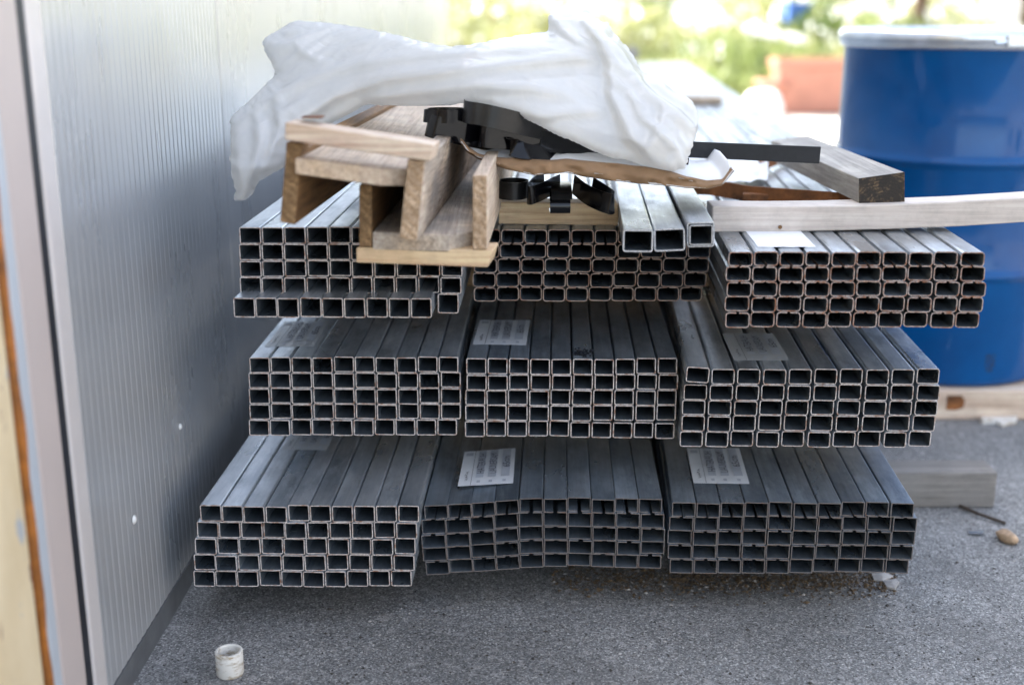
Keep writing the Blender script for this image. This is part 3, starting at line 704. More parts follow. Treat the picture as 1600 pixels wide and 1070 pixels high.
fr = [PY(u, v, Y) for u, v, Y in ((860,222,2.01),(810,219,1.98),(775,216,1.962),(760,214,1.955),(751,213,1.960),(750,211,1.972),(758,209,1.985),(800,212,2.0),(880,222,2.03))]
strap('black strap hairpin standing upright in the middle of the pile', fr, .034, SB, Vector((.05, 0, 1)))
fr = [PY(u, v, Y) for u, v, Y in ((960,252,2.08),(900,246,2.04),(850,241,1.985),(825,237,1.965),(808,233,1.963),(800,228,1.968),(806,222,1.985),(840,222,2.0),(900,232,2.02))]
strap('bluish black strap lying slanted behind the kraft paper edge', fr, .030, SB, Vector((-.5, .5, .9)))
fr = [PY(u, v, 2.0+.0003*(u-850)) for u, v in ((845,222),(900,226),(960,238),(1020,252),(1075,262))]
strap('black strap running out below the white plastic', fr, .032, SB, Vector((0, .3, 1)))
fr = [PY(u, v, 2.04) for u, v in ((780,205),(850,212),(930,228),(1010,246),(1070,256))]
strap('black strap at the back of the pile', fr, .045, SB, Vector((0, .2, 1)))
# loops below the paper
c = PY(802, 298, 2.02); strap('round black strap loop left of the others below the paper', arc((c.x, c.y+.02, c.z), .0245, .03, 120, 480, 30), .029, SG, Vector((.05, 0, 1)))
q = [PY(u, v, Y) for u, v, Y in ((875,286,2.07),(862,292,2.045),(848,299,2.01),(838,303,1.99),(830,305.5,1.982),(825,305,1.990),(825,301,2.005),(833,292,2.035),(850,281,2.07))]
strap('narrow black strap hairpin pointing forward below the paper', q, .030, SB, Vector((.03, 0, 1)))
q = [Vector((PY(878,300,2.0).x, y_, z_)) for y_, z_ in ((2.13,.716),(2.06,.722),(2.01,.718),(1.995,.706))]
strap('flat black strap folded down over the lath', q+[], .034, SG, Vector((1, 0, 0)))
cz = PY(877, 325, 2.0)
q = [Vector((cz.x-.002, cz.y+.06, cz.z+.022)), Vector((cz.x-.002, cz.y+.01, cz.z+.018)), Vector((cz.x-.002, cz.y-.004, cz.z+.010)), Vector((cz.x-.002, cz.y-.006, cz.z-.002)), Vector((cz.x-.002, cz.y+.004, cz.z-.009)), Vector((cz.x-.002, cz.y+.05, cz.z-.009))]
strap('short black strap curl with a brown stain, under the folded strap', q, .0335, SB, Vector((1, 0, 0)))
q = [PY(u, v, Y) for u, v, Y in ((896,288,2.07),(915,303,2.03),(935,313,2.0),(950,318,1.985),(957,319,1.985),(959,315,1.995),(950,308,2.02),(925,292,2.06))]
strap('pointed black strap hairpin beside the loose tubes', q, .034, SB, Vector((0, 0, 1)))

# ------------------------------------------------------------------ the big plastic bag
OUT = [(358,183),(356,215),(358,255),(364,290),(369,300),(363,308),(368,316),(382,316),(396,303),(402,286),(420,275),(444,262),(462,244),(480,215),(520,192),(552,176),(572,163),
       (600,166),(640,169),(690,168),(722,162),(770,171),(815,184),(845,198),(872,213),(900,223),(934,240),(962,250),(985,252),(1000,259),(1030,267),(1052,270),(1062,262),(1070,268),(1078,243),(1086,220),
       (1094,190),(1090,170),(1080,155),(1052,140),(1030,124),(1003,112),(990,86),(975,66),(957,50),(952,34),(938,34),(925,20),(912,12),(905,19),(880,17),(858,22),(855,32),(861,49),
       (830,52),(790,58),(745,68),(705,72),(662,66),(620,54),(575,45),(520,36),(470,31),(455,34),(440,44),(408,62),(412,80),(424,98),(430,119),(412,132),(385,160)]
def smooth_poly(pl, it=1):
    for _ in range(it):
        o_ = []
        for i in range(len(pl)):
            a, b2 = pl[i], pl[(i+1) % len(pl)]
            o_ += [(a[0]*.78+b2[0]*.22, a[1]*.78+b2[1]*.22), (a[0]*.22+b2[0]*.78, a[1]*.22+b2[1]*.78)]
        pl = o_
    return pl
OUT = smooth_poly(OUT)
def inside(x, y):
    c = False; n_ = len(OUT)
    for i in range(n_):
        x1, y1 = OUT[i]; x2, y2 = OUT[(i+1) % n_]
        if (y1 > y) != (y2 > y) and x < (x2-x1)*(y-y1)/(y2-y1)+x1: c = not c
    return c
def segd(px, py, a, b2):
    vx, vy = b2[0]-a[0], b2[1]-a[1]; L2 = vx*vx+vy*vy or 1; t_ = max(0, min(1, ((px-a[0])*vx+(py-a[1])*vy)/L2))
    qx, qy = a[0]+vx*t_, a[1]+vy*t_; return math.hypot(px-qx, py-qy), (qx, qy), vx*(py-a[1])-vy*(px-a[0])
def near(px, py, pl, closed):
    best = (1e9, None, 0)
    for i in range(len(pl)-(0 if closed else 1)):
        r_ = segd(px, py, pl[i], pl[(i+1) % len(pl)])
        if r_[0] < best[0]: best = r_
    return best
RID = [([(445,212),(480,178),(520,150),(600,122),(720,106),(860,92),(940,84)], 36, 11, .030), ([(375,190),(430,150),(500,118),(560,100),(640,88),(760,80),(870,74)], 22, 7, .012),
       ([(560,160),(640,140),(740,132),(830,135),(900,150)], 26, 12, .020), ([(905,22),(940,62),(955,100),(958,150),(985,210),(1030,258)], 48, 9, .034),
       ([(985,95),(1010,140),(1055,170),(1088,200)], 7, 24, .016), ([(1040,150),(1035,190),(1010,235)], 18, 6, .014), ([(800,190),(880,175),(950,170)], 20, 9, .014),
       ([(368,190),(372,250),(380,310)], 16, 5, .012), ([(400,165),(404,225),(390,290)], 14, 5, .014), ([(430,140),(436,200),(412,270)], 14, 5, .014),
       ([(858,35),(900,62),(950,84)], 12, 5, .015), ([(912,16),(925,50),(960,90)], 10, 5, .013), ([(450,48),(470,80),(520,105)], 14, 6, .010), ([(600,60),(700,80),(800,72)], 14, 6, .007),
       ([(470,230),(540,175),(620,150),(700,145)], 14, 6, .009), ([(980,130),(1000,180),(1050,225),(1070,250)], 14, 5, .010), ([(1000,112),(1030,135),(1070,160)], 9, 5, .010)]
ST = 4.0; vid = {}; V2 = []
xs = int((1100-350)/ST); ysn = int((324-8)/ST); ins = {}
for i in range(xs+1):
    for j in range(ysn+1): ins[i, j] = inside(350+i*ST, 8+j*ST)
cells = [(i, j) for i in range(xs) for j in range(ysn) if sum(ins[a] for a in ((i, j), (i+1, j), (i+1, j+1), (i, j+1))) >= 1]
front = []; back = []; quads = []
BOT = [(440,262),(462,244),(480,215),(520,192),(552,176),(572,165),(600,166),(720,162),(770,171),(815,184),(845,198),(872,213),(900,223),(934,240),(962,250),(985,252),(1000,259),(1030,267),(1100,262)]
def depth(x, y, dd):
    Yb = 1.965+max(-.01, (262-y))*.0013
    if x > 470:
        yb = BOT[-1][1]
        for (xa_, ya_), (xb_, yb_) in zip(BOT, BOT[1:]):
            if xa_ <= x <= xb_: yb = ya_+(yb_-ya_)*(x-xa_)/(xb_-xa_)
        loc = 1.962+max(-10, yb-y)*.0015; f_ = min(1, (x-470)/330); f_ = f_*f_*(3-2*f_); Yb = Yb*(1-f_)+min(Yb, loc)*f_
    if x < 445: Yb = max(Yb, 1.93+.0005*(445-x)) - max(0, (y-250))*.0006
    return Yb
for (i, j) in cells:
    q = []
    for (a, c) in ((i, j), (i+1, j), (i+1, j+1), (i, j+1)):
        if (a, c) not in vid:
            x, y = 350+a*ST, 8+c*ST; dd, qp, _ = near(x, y, OUT, True)
            if not ins[a, c] or dd < ST*.45: x, y = qp; dd = 0
            f = 1-math.exp(-dd/24.0); Yb = depth(x, y, dd)
            bul = .055*f
            rg = 0; nz = 0
            for pl, wa, wb, am in RID:
                xs_ = [p[0] for p in pl]; ys_ = [p[1] for p in pl]
                if x < min(xs_)-70 or x > max(xs_)+70 or y < min(ys_)-70 or y > max(ys_)+70: continue
                r_, qp2, sg = near(x, y, pl, False); ww = wb if sg > 0 else wa
                enda = min(1, (math.hypot(qp2[0]-pl[0][0], qp2[1]-pl[0][1])+6)/40, (math.hypot(qp2[0]-pl[-1][0], qp2[1]-pl[-1][1])+6)/40)
                rg += am*enda*math.exp(-(r_/ww)**(2 if sg > 0 else 1.3))
            e = min(1, dd/12)
            pf = PY(x, y, Yb-bul-rg*e-nz*e); k = len(front)
            pb = PY(x, y, Yb); nb = (1-abs(noise.noise((x*.03, y*.04, 9)))*2)*.010
            pb = pb+Vector((0, (.11*f+nb*e), 0))
            front.append(pf); back.append(pb); vid[a, c] = (k, dd == 0)
        q.append(vid[a, c][0])
    quads.append(q)
nF = len(front); bd = {k for k, z_ in vid.values() if z_}
vs = front+back
fs = [tuple(q) for q in quads]; fs += [tuple(k+nF for k in reversed(q)) for q in quads]
# stitch the rim
from collections import Counter
import numpy as np
def relax(front, vid, iters=420):
    """slack film: every edge is a little longer than the frame allows across the pull, so the sheet buckles into folds"""
    GX, GY = xs+2, ysn+2; pos = np.zeros((GX, GY, 3)); mask = np.zeros((GX, GY), bool); pin = np.zeros((GX, GY), bool); idx = -np.ones((GX, GY), int)
    for (a, c), (k, bdy) in vid.items(): pos[a, c] = front[k]; mask[a, c] = True; pin[a, c] = bdy; idx[a, c] = k
    base = pos.copy(); rs = np.random.RandomState(4)
    Xp = 350+np.arange(GX)*ST; Yp = 8+np.arange(GY)*ST; XX, YY = np.meshgrid(Xp, Yp, indexing='ij')
    th = np.interp(XX, [350, 420, 470, 600, 760, 900, 945, 975, 1030, 1100], np.radians([85, 70, -50, -28, -12, 0, 50, 75, 55, 75]))
    amt = np.interp(XX, [350, 430, 480, 700, 900, 960, 1100], [.060, .045, .030, .024, .030, .060, .070]); amt = amt*(.55+.9*np.clip((262-YY)/240, 0, 1)*.4+.25)
    along = np.interp(XX, [350, 430, 500, 900, 960, 1100], [.03, .02, .006, .006, .03, .045])
    for a in range(GX):
        for c in range(GY):
            if mask[a, c] and not pin[a, c]: pos[a, c, 1] += .012*noise.noise((a*.022, c*.085+a*.012, 3.))+.004*noise.noise((a*.16, c*.25, 9.))
    e = np.stack([np.cos(th), np.sin(th)], -1); nn_ = np.stack([-np.sin(th), np.cos(th)], -1)
    sh = [(1, 0, 1.), (0, 1, 1.), (1, 1, .7), (1, -1, .7), (2, 0, .35), (0, 2, .35), (4, 0, .12), (0, 4, .12)]
    cons = []
    for di, dj, st in sh:
        A = np.zeros((GX, GY), bool)
        ii, jj = np.meshgrid(np.arange(GX), np.arange(GY), indexing='ij'); ok = (ii+di < GX) & (jj+dj < GY) & (jj+dj >= 0)
        i1 = ii[ok]; j1 = jj[ok]; i2 = i1+di; j2 = j1+dj; m_ = mask[i1, j1] & mask[i2, j2] & ~(pin[i1, j1] & pin[i2, j2]); i1, j1, i2, j2 = i1[m_], j1[m_], i2[m_], j2[m_]
        d0 = base[i2, j2]-base[i1, j1]; L0 = np.linalg.norm(d0, axis=1)+1e-9
        ev = e[i1, j1]; nv = nn_[i1, j1]; du = np.array([di, dj], float); du /= np.linalg.norm(du)
        ce_ = ev@du; cn_ = nv@du; fac = np.sqrt((ce_*(1+along[i1, j1]))**2+(cn_*(1+amt[i1, j1]))**2)
        par = ((i1//max(di, 1)) if di else (j1//max(abs(dj), 1))) % 2
        for p_ in (0, 1):
            q_ = par == p_; cons.append((i1[q_], j1[q_], i2[q_], j2[q_], L0[q_]*fac[q_], st))
    w_ = np.where(pin | ~mask, 0., 1.)
    for it in range(iters):
        for i1, j1, i2, j2, L_r, st in cons:
            d_ = pos[i2, j2]-pos[i1, j1]; ln = np.linalg.norm(d_, axis=1)+1e-9; w1 = w_[i1, j1]; w2 = w_[i2, j2]
            cr_ = (st*(ln-L_r)/ln/(w1+w2+1e-9))[:, None]*d_
            pos[i1, j1] += cr_*w1[:, None]; pos[i2, j2] -= cr_*w2[:, None]
        free = (w_ > 0); pos[free] += .010*(base[free]-pos[free])*np.array([2., 1., 2.])
    out = list(front)
    for (a, c), (k, bdy) in vid.items(): out[k] = Vector(pos[a, c])
    return out
front = relax(front, vid); vs = front+back
ec = Counter()
for q in quads:
    for k in range(4): ec[frozenset((q[k], q[(k+1) % 4]))] += 1
for q in quads:
    for k in range(4):
        a, c = q[k], q[(k+1) % 4]
        if ec[frozenset((a, c))] == 1: fs.append((c, a, a+nF, c+nF))
o = mesh('plastic_bag', vs, fs, M['poly'], smooth=True)
cs = o.modifiers.new('w', 'WELD'); cs.merge_threshold = .0004
sm = o.modifiers.new('s', 'SMOOTH'); sm.factor = .5; sm.iterations = 2
su = o.modifiers.new('u', 'SUBSURF'); su.levels = 1; su.render_levels = 1
tag(o, 'big crumpled bag of milky white plastic film heaped on top of the stack', 'plastic bag')

# ------------------------------------------------------------------ blue drum
DC = Vector((1.153, 3.235, .079)); DR = .29
drum = empty('steel_drum', DC, 'glossy blue steel drum with a galvanised clamp ring, right of the stack', 'drum')
prof = [(0, 0), (DR-.012, 0), (DR, .006), (DR, .02)]
def bead(zc): return [(DR, zc-.020), (DR+.003, zc-.012), (DR+.0095, zc-.004), (DR+.011, zc), (DR+.0095, zc+.004), (DR+.003, zc+.012), (DR, zc+.020)]
prof += bead(.284) + bead(.562) + [(DR, .838), (DR+.004, .846)]
m = MB(); m.lathe(prof, DC, 96); o = m.build('drum_body', M['blue'], drum, True); 
m = MB(); m.lathe([(DR-.002, .826), (DR+.010, .829), (DR+.013, .836), (DR+.012, .840), (DR+.018, .848), (DR+.017, .862), (DR+.008, .872), (DR-.006, .872), (DR-.014, .864), (DR-.014, .852)], DC, 96); m.build('clamp_ring', M['ring'], drum, True)
m = MB(); m.lathe([(DR-.012, .858), (DR-.03, .846), (.12, .848), (0, .849)], DC, 64); m.build('lid', M['blue'], drum, True)
# clamp lever with its bolt lug at the front right
ang = math.atan2(PY(1590, 60, 2.95).y-DC.y, PY(1590, 60, 2.95).x-DC.x)
m = MB(); pts = [DC+Vector(((DR+.019)*math.cos(ang+k*.05), (DR+.019)*math.sin(ang+k*.05), .852+.002*k)) for k in range(-4, 8)]
m.tube(pts, .006, 8); a = pts[3]; m.box(a.x-.022, a.x+.03, a.y-.012, a.y+.012, a.z-.014, a.z+.014); m.build('clamp_lever', M['ring'], drum, bevel=.003)
m = MB()
for r_ in range(4):
    for k in range(5):
        if (r_*3+k) % 4 == 0: continue
        a = ang+.02+k*.017; z_ = .042+.012*r_; p = [DC+Vector(((DR+.0008)*math.cos(t_), (DR+.0008)*math.sin(t_), zz)) for t_, zz in ((a, z_), (a+.011, z_), (a+.011, z_+.008), (a, z_+.008))]
        m.add(p, [(0,1,2,3)])
m.build('stamped_print', M['gasket'], drum)
for i, (dx, dy) in enumerate(((0, 0), (0, .3))):
    m = MB(); m.box(.93, 1.75, 2.925+dy, 3.02+dy, .001, .0775)
    tag(m.build('timber_bearer', M['wood_cleat'], bevel=.004), ['pale timber beam with a rotten patch under the front of the blue drum', 'pale timber beam under the back of the blue drum'][i], 'bearer')
m = MB(); a = PY(1490, 633, 2.92)
m.add([PY(u, v, 2.9235) for u, v in ((1480,618),(1503,618),(1508,626),(1505,637),(1492,641),(1478,640))], [(0,1,2,3,4,5)])
bpy.context.view_layer.update()
o = m.build('rotten_patch', M['rust'], bpy.data.objects['timber_bearer.009'] if 'timber_bearer.009' in bpy.data.objects else None)
if o.parent is None: tag(o, 'brown rotten patch on the beam under the drum', 'stain')

# ------------------------------------------------------------------ small things on the ground
c = PZ(360, 1052, 0); m = MB(); m.lathe([(.0205,.001),(.0215,.003),(.0215,.040),(.0205,.0415),(.0170,.0415),(.0165,.040),(.0165,.003),(.017,.001),(.0205,.001)], c, 40)
o = m.build('pvc_ring', M['pvc'], smooth=True); tag(o, 'short stained white plastic pipe ring standing on the asphalt', 'pipe ring')
def rock(name, c, r, sc, mat, label, cat, seed=0, kind=None):
    bm = bmesh.new(); bmesh.ops.create_icosphere(bm, subdivisions=3, radius=1)
    for v in bm.verts:
        d_ = 1+.22*noise.noise(v.co*1.4+Vector((seed, 0, 0))); v.co = Vector((v.co.x*sc[0], v.co.y*sc[1], v.co.z*sc[2]))*d_*r
        v.co.z = max(v.co.z, -sc[2]*r*.7)
    zmin = min(v.co.z for v in bm.verts)
    for v in bm.verts: v.co.z -= zmin
    me = bpy.data.meshes.new(name); bm.to_mesh(me); bm.free(); me.materials.append(mat)
    me.polygons.foreach_set('use_smooth', [True]*len(me.polygons)); o = link(name, me, None, c); 
    if label: tag(o, label, cat)
    return o
o = rock('pebble', PZ(1573, 845, .001), .021, (.7, 1.15, .62), M['stone'], 'brown almond shaped pebble on the asphalt at the right', 'pebble', 3); o.rotation_euler.z = R(28)
m = MB(); m.tube([PZ(1500, 790, .006), PZ(1530, 803, .009), PZ(1571, 817, .004)], .0035, 6); tag(m.build('twig', M['twig']), 'thin dark twig beside the bearer on the asphalt', 'twig')
m = MB(); m.add([PZ(1512,829,.003), PZ(1537,827,.006), PZ(1536,833,.006), PZ(1514,834,.003)], [(0,1,2,3)]); tag(m.build('foil_scrap', M['ring']), 'small shiny foil scrap lying near the brown pebble', 'scrap')
def flake(name, px, z, mat, label):
    pts = [PZ(u, v, z) for u, v in px]; ce = sum(pts, Vector())/len(pts); n_ = len(pts)
    vs = [p+Vector((0, 0, .006*noise.noise(p*40))) for p in pts]+[ce+Vector((0, 0, .0015))]; vs += [Vector((p.x, p.y, .001)) for p in pts]
    fs = [(i, (i+1) % n_, n_) for i in range(n_)]+[(i, n_+1+i, n_+1+(i+1) % n_, (i+1) % n_) for i in range(n_)]
    return tag(mesh(name, vs, fs, mat), label, 'scrap')
flake('plaster_flake', [(1362,896),(1385,893),(1396,898),(1380,905),(1366,903)], .006, M['chip'], 'pale plaster flake below the lower right bundle corner, the upper one')
flake('plaster_flake', [(1380,905),(1400,901),(1405,908),(1398,918),(1386,915)], .006, M['chip'], 'pale plaster flake below the lower right bundle corner, the lower one')
flake('plastic_scrap', [(1532,652),(1550,648),(1590,650),(1588,657),(1575,659),(1566,662),(1556,657),(1535,657)], .01, M['pvc'], 'flattened white plastic scrap in front of the drum beam')
# litter and grit
def chips(name, n_, fn, mat, label=None, cat=None, smin=.001, smax=.004, seed=1):
    rr = random.Random(seed); m = MB()
    for _ in range(n_):
        p = fn(rr)
        if p is None: continue
        s_ = rr.uniform(smin, smax)*(1 if rr.random() < .9 else 1.8); vs = []
        for k in range(6):
            d_ = Vector(((1,0,0),(-1,0,0),(0,1,0),(0,-1,0),(0,0,1),(0,0,-1))[k]); vs.append(p+Vector((d_.x*rr.uniform(.5,1.4), d_.y*rr.uniform(.5,1.4), d_.z*rr.uniform(.3,.8)))*s_)
        m.add(vs, [(0,2,4),(2,1,4),(1,3,4),(3,0,4),(2,0,5),(1,2,5),(3,1,5),(0,3,5)])
    o = m.build(name, mat, loc=(0, 2, 0)); o['kind'] = 'stuff'
    if label: tag(o, label, cat)
    return o
def under(rr):
    t_ = rr.random(); u = 860+540*rr.random()**.8; v = 893+rr.gauss(10, 13)
    return None if v > 948 else PZ(u, v, .001)
chips('moss_litter', 2600, under, M['moss'], 'dry brown moss and litter below the lower bundles', 'litter', .001, .0035, 2)
chips('pale_litter', 420, under, M['chip'], 'pale grit among the moss below the lower bundles', 'grit', .0008, .0026, 3)
def ground_pt(rr): 
    return PZ(rr.uniform(150, 1640), rr.uniform(640, 1090)**1.0, .0004)
chips('grit', 2200, ground_pt, M['chip'], 'loose pale grit scattered on the asphalt', 'grit', .0005, .0017, 4)
chips('dark_grit', 2600, ground_pt, M['dirt'], 'loose dark grit scattered on the asphalt', 'grit', .0008, .0026, 5)
# oily clump on the centre bundle
def clump(rr):
    p = PZ(911+rr.gauss(0, 7), 553+rr.gauss(0, 3), zl['centre']+.001); return p+Vector((0, 0, rr.uniform(0, .004)))
o = chips('oily_clump', 130, clump, M['gasket'], 'small black oily clump on the centre bundle', 'dirt', .0008, .003, 6)

# ------------------------------------------------------------------ background
def foliage_mesh(name, n_, spread, height, ls, mat, seed, shape='bush', narrow=.35):
    rr = random.Random(seed); vs = []; fs = []
    for _ in range(n_):
        if shape == 'bush':
            while True:
                p = Vector((rr.uniform(-1, 1), rr.uniform(-1, 1), rr.uniform(0, 1)))
                if p.x**2+p.y**2+(p.z*1.0-.35)**2 < 1 and noise.noise(p*2.2+Vector((seed, 0, 0))) > -.12: break
            p = Vector((p.x*spread, p.y*spread, p.z*height)); d_ = Vector((rr.gauss(0, 1), rr.gauss(0, 1), rr.gauss(.2, .8))).normalized()*ls*rr.uniform(.6, 1.4)
        else:
            p = Vector((rr.gauss(0, .4)*spread, rr.gauss(0, .4)*spread, rr.random()**1.5*height*.25)); d_ = Vector((rr.gauss(0, .28), rr.gauss(0, .28), 1)).normalized()*height*rr.uniform(.4, 1)
        s_ = d_.cross(Vector((rr.gauss(0, 1), rr.gauss(0, 1), rr.gauss(0, .4)))).normalized()*d_.length*(narrow if shape == 'bush' else .035)
        n0 = len(vs); vs += [p, p+d_*.5+s_, p+d_, p+d_*.5-s_]; fs.append((n0, n0+1, n0+2, n0+3))
    me = bpy.data.meshes.new(name); me.from_pydata(vs, [], fs); me.materials.append(mat); return me
BU = [foliage_mesh('foliage', 700, .55, .75, .10, M[k], s_) for k, s_ in (('leaf', 1), ('leaf_y', 2), ('leaf_d', 3), ('leaf_y', 4))]
GR = [foliage_mesh('grass_blades', 420, .5, .75, .1, M[k], s_, 'grass') for k, s_ in (('leaf_y', 11), ('leaf', 12), ('leaf_y', 13))]
FL_ = foliage_mesh('flowers', 60, .6, .95, .10, M['petal'], 21, 'bush', .7)
STM = None
rr = random.Random(5)
kinds = ['green leafy bush', 'yellow green bush', 'dark green bush', 'light green bush']
def plant(x, y, s_, k, fl, where):
    root = empty('garden_bush', (x, y, 0), '%s %s' % (kinds[k], where), 'bush', 'blurred bushes in the garden beyond the yard')
    root.rotation_euler.z = rr.uniform(0, 6); root.scale = (s_, s_, s_*rr.uniform(.8, 1.1))
    link('crown', BU[k], root, (0, 0, .05)); m = MB()
    if fl: link('flowers', FL_, root, (0, 0, .08))['kind'] = 'stuff'
    me = bpy.data.meshes.get('bush_stems')
    if me is None:
        m = MB()
        for q_ in range(5): m.tube([(0, 0, 0), (.12*math.cos(q_*1.3), .12*math.sin(q_*1.3), .3), (.3*math.cos(q_*1.3), .3*math.sin(q_*1.3), .6)], [.018, .012, .006], 5)
        o_ = mesh('bush_stems', m.v, m.f, M['bark'], loc=(0, 0, 0)); me = o_.data; me.name = 'bush_stems'; bpy.data.objects.remove(o_)
    link('stems', me, root)
cnt = 0
spots = []
for row, (y0, n_, x0, x1) in enumerate(((13.0, 9, 1.6, 8.2), (15.0, 11, 1.2, 10), (17.5, 12, .2, 12), (21, 13, -2.5, 15), (26, 14, -4, 18))):
    for k in range(n_):
        x = x0+(x1-x0)*(k+rr.uniform(.1, .9))/n_; y = y0+rr.uniform(-.8, .8); spots.append((row, k, n_, x, y))
rown = ['nearest', 'second', 'third', 'fourth', 'farthest']
for row, k, n_, x, y in spots:
    plant(x, y, rr.uniform(.55, 1.0)*(1+.18*row), rr.choice([0, 1, 1, 3, 3, 2]), rr.random() < .8, 'in the %s garden row, %s from left' % (rown[row], (NTH+['eleventh', 'twelfth', 'thirteenth', 'fourteenth'])[k]))
rr = random.Random(9)
vs = []
for k in range(150):
    y = rr.uniform(12.3, 26); x = rr.uniform(-.5 if y > 16 else 1.2, 3+y*.42); o = link('grass_tuft', GR[k % 3], None, (x, y, 0), (0, 0, rr.uniform(0, 6))); s_ = rr.uniform(.6, 1.2); o.scale = (s_*1.3, s_*1.3, s_*rr.uniform(.4, .9))
    tag(o, kind='stuff', label='tuft of long yellow green grass in the sunny garden', cat='grass', group='grass tufts in the garden')
# flat lawn carpet made of blades
m = MB()
for k in range(16000):
    y = rr.uniform(12, 34); x = rr.uniform(-8, 3+y*.5)
    if -3.2 < x < 1.6 and rr.random() < .93: continue
    h_ = rr.uniform(.05, .16); a = rr.uniform(0, 3.1); w_ = .018; dx = rr.gauss(0, .05)
    m.add([(x-w_*math.cos(a), y-w_*math.sin(a), 0), (x+w_*math.cos(a), y+w_*math.sin(a), 0), (x+dx, y+rr.gauss(0, .04), h_)], [(0,1,2)])
o = m.build('lawn_grass', M['leaf_y'], loc=(0, 20, 0)); tag(o, 'short sunlit grass covering the garden ground', 'grass', kind='stuff')

# terracotta planters
def planter(x0, x1, y, h_, dpt, label):
    root = empty('planter', ((x0+x1)/2, y, 0), label, 'planter')
    m = MB(); i_ = .04
    m.hexa([(x0+i_,y+i_,0),(x1-i_,y+i_,0),(x1,y,h_*.86),(x0,y,h_*.86),(x0+i_,y+dpt-i_,0),(x1-i_,y+dpt-i_,0),(x1,y+dpt,h_*.86),(x0,y+dpt,h_*.86)]); m.build('trough', M['terracotta'], root, bevel=.01)
    m = MB(); z0, z1 = h_*.862, h_; o_ = .02
    for (a, c, e, f) in ((x0-o_, x1+o_, y-o_, y+.03), (x0-o_, x1+o_, y+dpt-.03, y+dpt+o_), (x0-o_, x0+.03, y+.032, y+dpt-.032), (x1-.03, x1+o_, y+.032, y+dpt-.032)): m.box(a, c, e, f, z0, z1)
    m.build('rim', M['terracotta'], root); m = MB(); m.box(x0+.032, x1-.032, y+.032, y+dpt-.032, z0, z0+.02); m.build('soil', M['soil'], root)
a = PZ(1212, 180, 0); c = PZ(1330, 180, 0); planter(a.x, c.x, a.y, .50, .32, 'long terracotta planter trough standing left of the blue drum, blurred')
c0 = PZ(1206, 178, 0)
root = empty('flower_pot', c0, 'round dark red flower pot beside the long terracotta planter', 'flower pot')
m = MB(); m.lathe([(0,.001),(.10,.001),(.15,.25),(.17,.25),(.17,.31),(.145,.31),(.14,.26),(0,.26)], c0, 24); m.build('pot', M['terracotta'], root, True)
rock('boulder', PZ(1190, 184, 0), .19, (1, .9, .75), M['white_stone'], 'rounded white boulder beside the terracotta planter', 'boulder', 5)
# small trees
def tree(x, y, h_, label, k=0, r0=.12, crown=2.2, lean=0):
    root = empty('garden_tree', (x, y, 0), label, 'tree', 'garden trees beyond the yard')
    m = MB(); pth = [(x, y, 0), (x+lean*.4, y, h_*.3), (x+lean, y+.1, h_*.62), (x+lean*1.2, y, h_*.9)]; m.tube(pth, [r0, r0*.8, r0*.55, r0*.2], 9)
    for q_ in range(7):
        a = q_*2.4; z_ = h_*(.42+.06*q_); b_ = Vector((x+lean*.7, y, z_)); m.tube([b_, b_+Vector((math.cos(a)*crown*.4, math.sin(a)*crown*.4, .5)), b_+Vector((math.cos(a)*crown*.75, math.sin(a)*crown*.75, 1.1))], [r0*.35, r0*.22, r0*.08], 6)
    m.build('trunk', M['bark'], root, True)
    me = foliage_mesh('crown_leaves', 2600, crown, h_*.62, .17, M[('leaf', 'leaf_d', 'leaf_y')[k]], int(x*10)+77); link('crown', me, root, (lean, 0, h_*.42))
tree(PZ(1350, 130, 0).x, 14.0, 4.2, 'small tree with a brown trunk above the terracotta planter', 0, .10, 1.7)
tree(6.0, 14.6, 5.0, 'tree with a brown trunk behind the blue drum, left of the white post', 0, .17, 2.1)
tree(-1.5, 31, 7.5, 'tall tree at the far left of the garden, beyond the path', 1, .2, 3.0)
tree(3.5, 33, 8.5, 'tall dark tree far behind the middle of the garden', 1, .22, 3.4)
tree(9.5, 31, 8, 'tall leafy tree far behind, towards the right', 0, .2, 3.3)
tree(16, 33, 9, 'tall dark tree farthest to the right', 1, .2, 3.6)
tree(-8, 34, 9, 'tall tree behind the shed at the far left', 1, .2, 3.6)
# white post, bench board, blue box, stones, low wall
def thing_box(name, x0, x1, y0, y1, z0, z1, mat, label, cat, bev=.01, rz=0):
    cx, cy = (x0+x1)/2, (y0+y1)/2; m = MB(); m.box(x0, x1, y0, y1, z0, z1); o = m.build(name, mat, bevel=bev); o.rotation_euler.z = rz; return tag(o, label, cat)
a = PY(1580, 30, 13.0); thing_box('white_post', a.x-.07, a.x+.07, 13, 13.14, 0, 3, M['white_paint'], 'white post behind the blue drum at the right edge', 'post')
q = PY(1165, 52, 14.2); q2 = PY(1262, 72, 13.6); m = MB(); m.hexa([q, q2, q2+Vector((0,0,.09)), q+Vector((0,0,.09)), q+Vector((.02,.3,0)), q2+Vector((.02,.3,0)), q2+Vector((.02,.3,.09)), q+Vector((.02,.3,.09))])
for p in (): m.box(p.x-.03, p.x+.03, p.y+.05, p.y+.2, 0, p.z-.002)
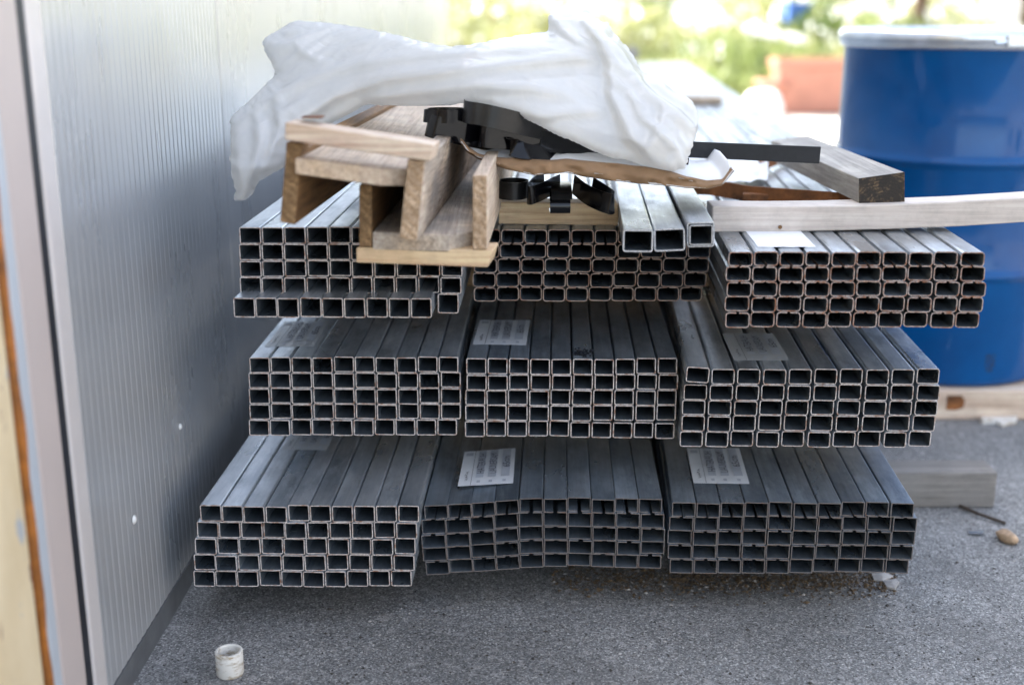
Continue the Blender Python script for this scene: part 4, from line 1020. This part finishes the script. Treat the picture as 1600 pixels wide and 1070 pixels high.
tag(m.build('garden_bench', M['white_paint'], bevel=.01), 'slanting white bench board among the bushes', 'bench')
a = PY(1250, 20, 15); thing_box('blue_crate', a.x-.14, a.x+.14, 15, 15.3, a.z-.12, a.z+.12, M['blue_plastic'], 'small blue crate hanging among the bushes', 'crate')
thing_box('plaster_wall', -2.9, 1.6, 27.5, 27.8, 0, .75, M['pinkwall'], 'low pinkish plaster wall beyond the white plastic', 'wall')
rr = random.Random(3); nm = ['farthest left', 'second from left', 'third from left', 'fourth from left', 'fifth from left', 'sixth from left', 'farthest right']
for k in range(7):
    x = -1.1+.5*k+rr.uniform(-.1, .1); rock('garden_stone', (x, 17+rr.uniform(-2.5, 4.5), 0), rr.uniform(.2, .42), (1, .9, .7), [M['white_stone'], M['pinkwall'], M['chip'], M['asphalt']][k % 4], 'blurred garden stone above the plastic bag, %s' % nm[k], 'stone', k)
# something grey and brown lying on the far end of the tubes
a = PZ(1100, 165, zl['upper right']); m = MB(); m.box(a.x-.06, a.x+.07, a.y, a.y+.10, a.z+.003, a.z+.03); tag(m.build('brown_block', M['wood_used'], bevel=.006), 'small brown block lying far back on the upper right bundle', 'block')
m = MB(); a = PZ(985, 95, .67); m.box(a.x-.32, a.x+.05, a.y, a.y+.2, a.z+.001, a.z+.07); tag(m.build('grey_board', M['wood_grey'], bevel=.006), 'grey board lying at the far end of the stack', 'board')
# unseen pale building, added to reflect in the drum and bounce light on steel
hb = empty('added_building', (9, 2, 0), 'added unseen pale building across the yard, for the bright reflection in the blue drum', 'building')
m = MB(); m.box(8.5, 14, -9, 3.2, 0, 5.2); m.build('walls', M['hb'], hb)
m = MB(); m.box(8.2, 14.3, -9.3, 3.5, 5.2, 5.35); m.build('roof', M['terracotta'], hb)
for k in range(4):
    m = MB(); m.box(8.47, 8.53, -7.6+2.8*k, -6.3+2.8*k, 1.1, 2.6); f = m.build('window', M['white_paint'], hb); m = MB(); m.box(8.455, 8.468, -7.5+2.8*k, -6.4+2.8*k, 1.2, 2.5); m.build('pane', M['gasket'], f)
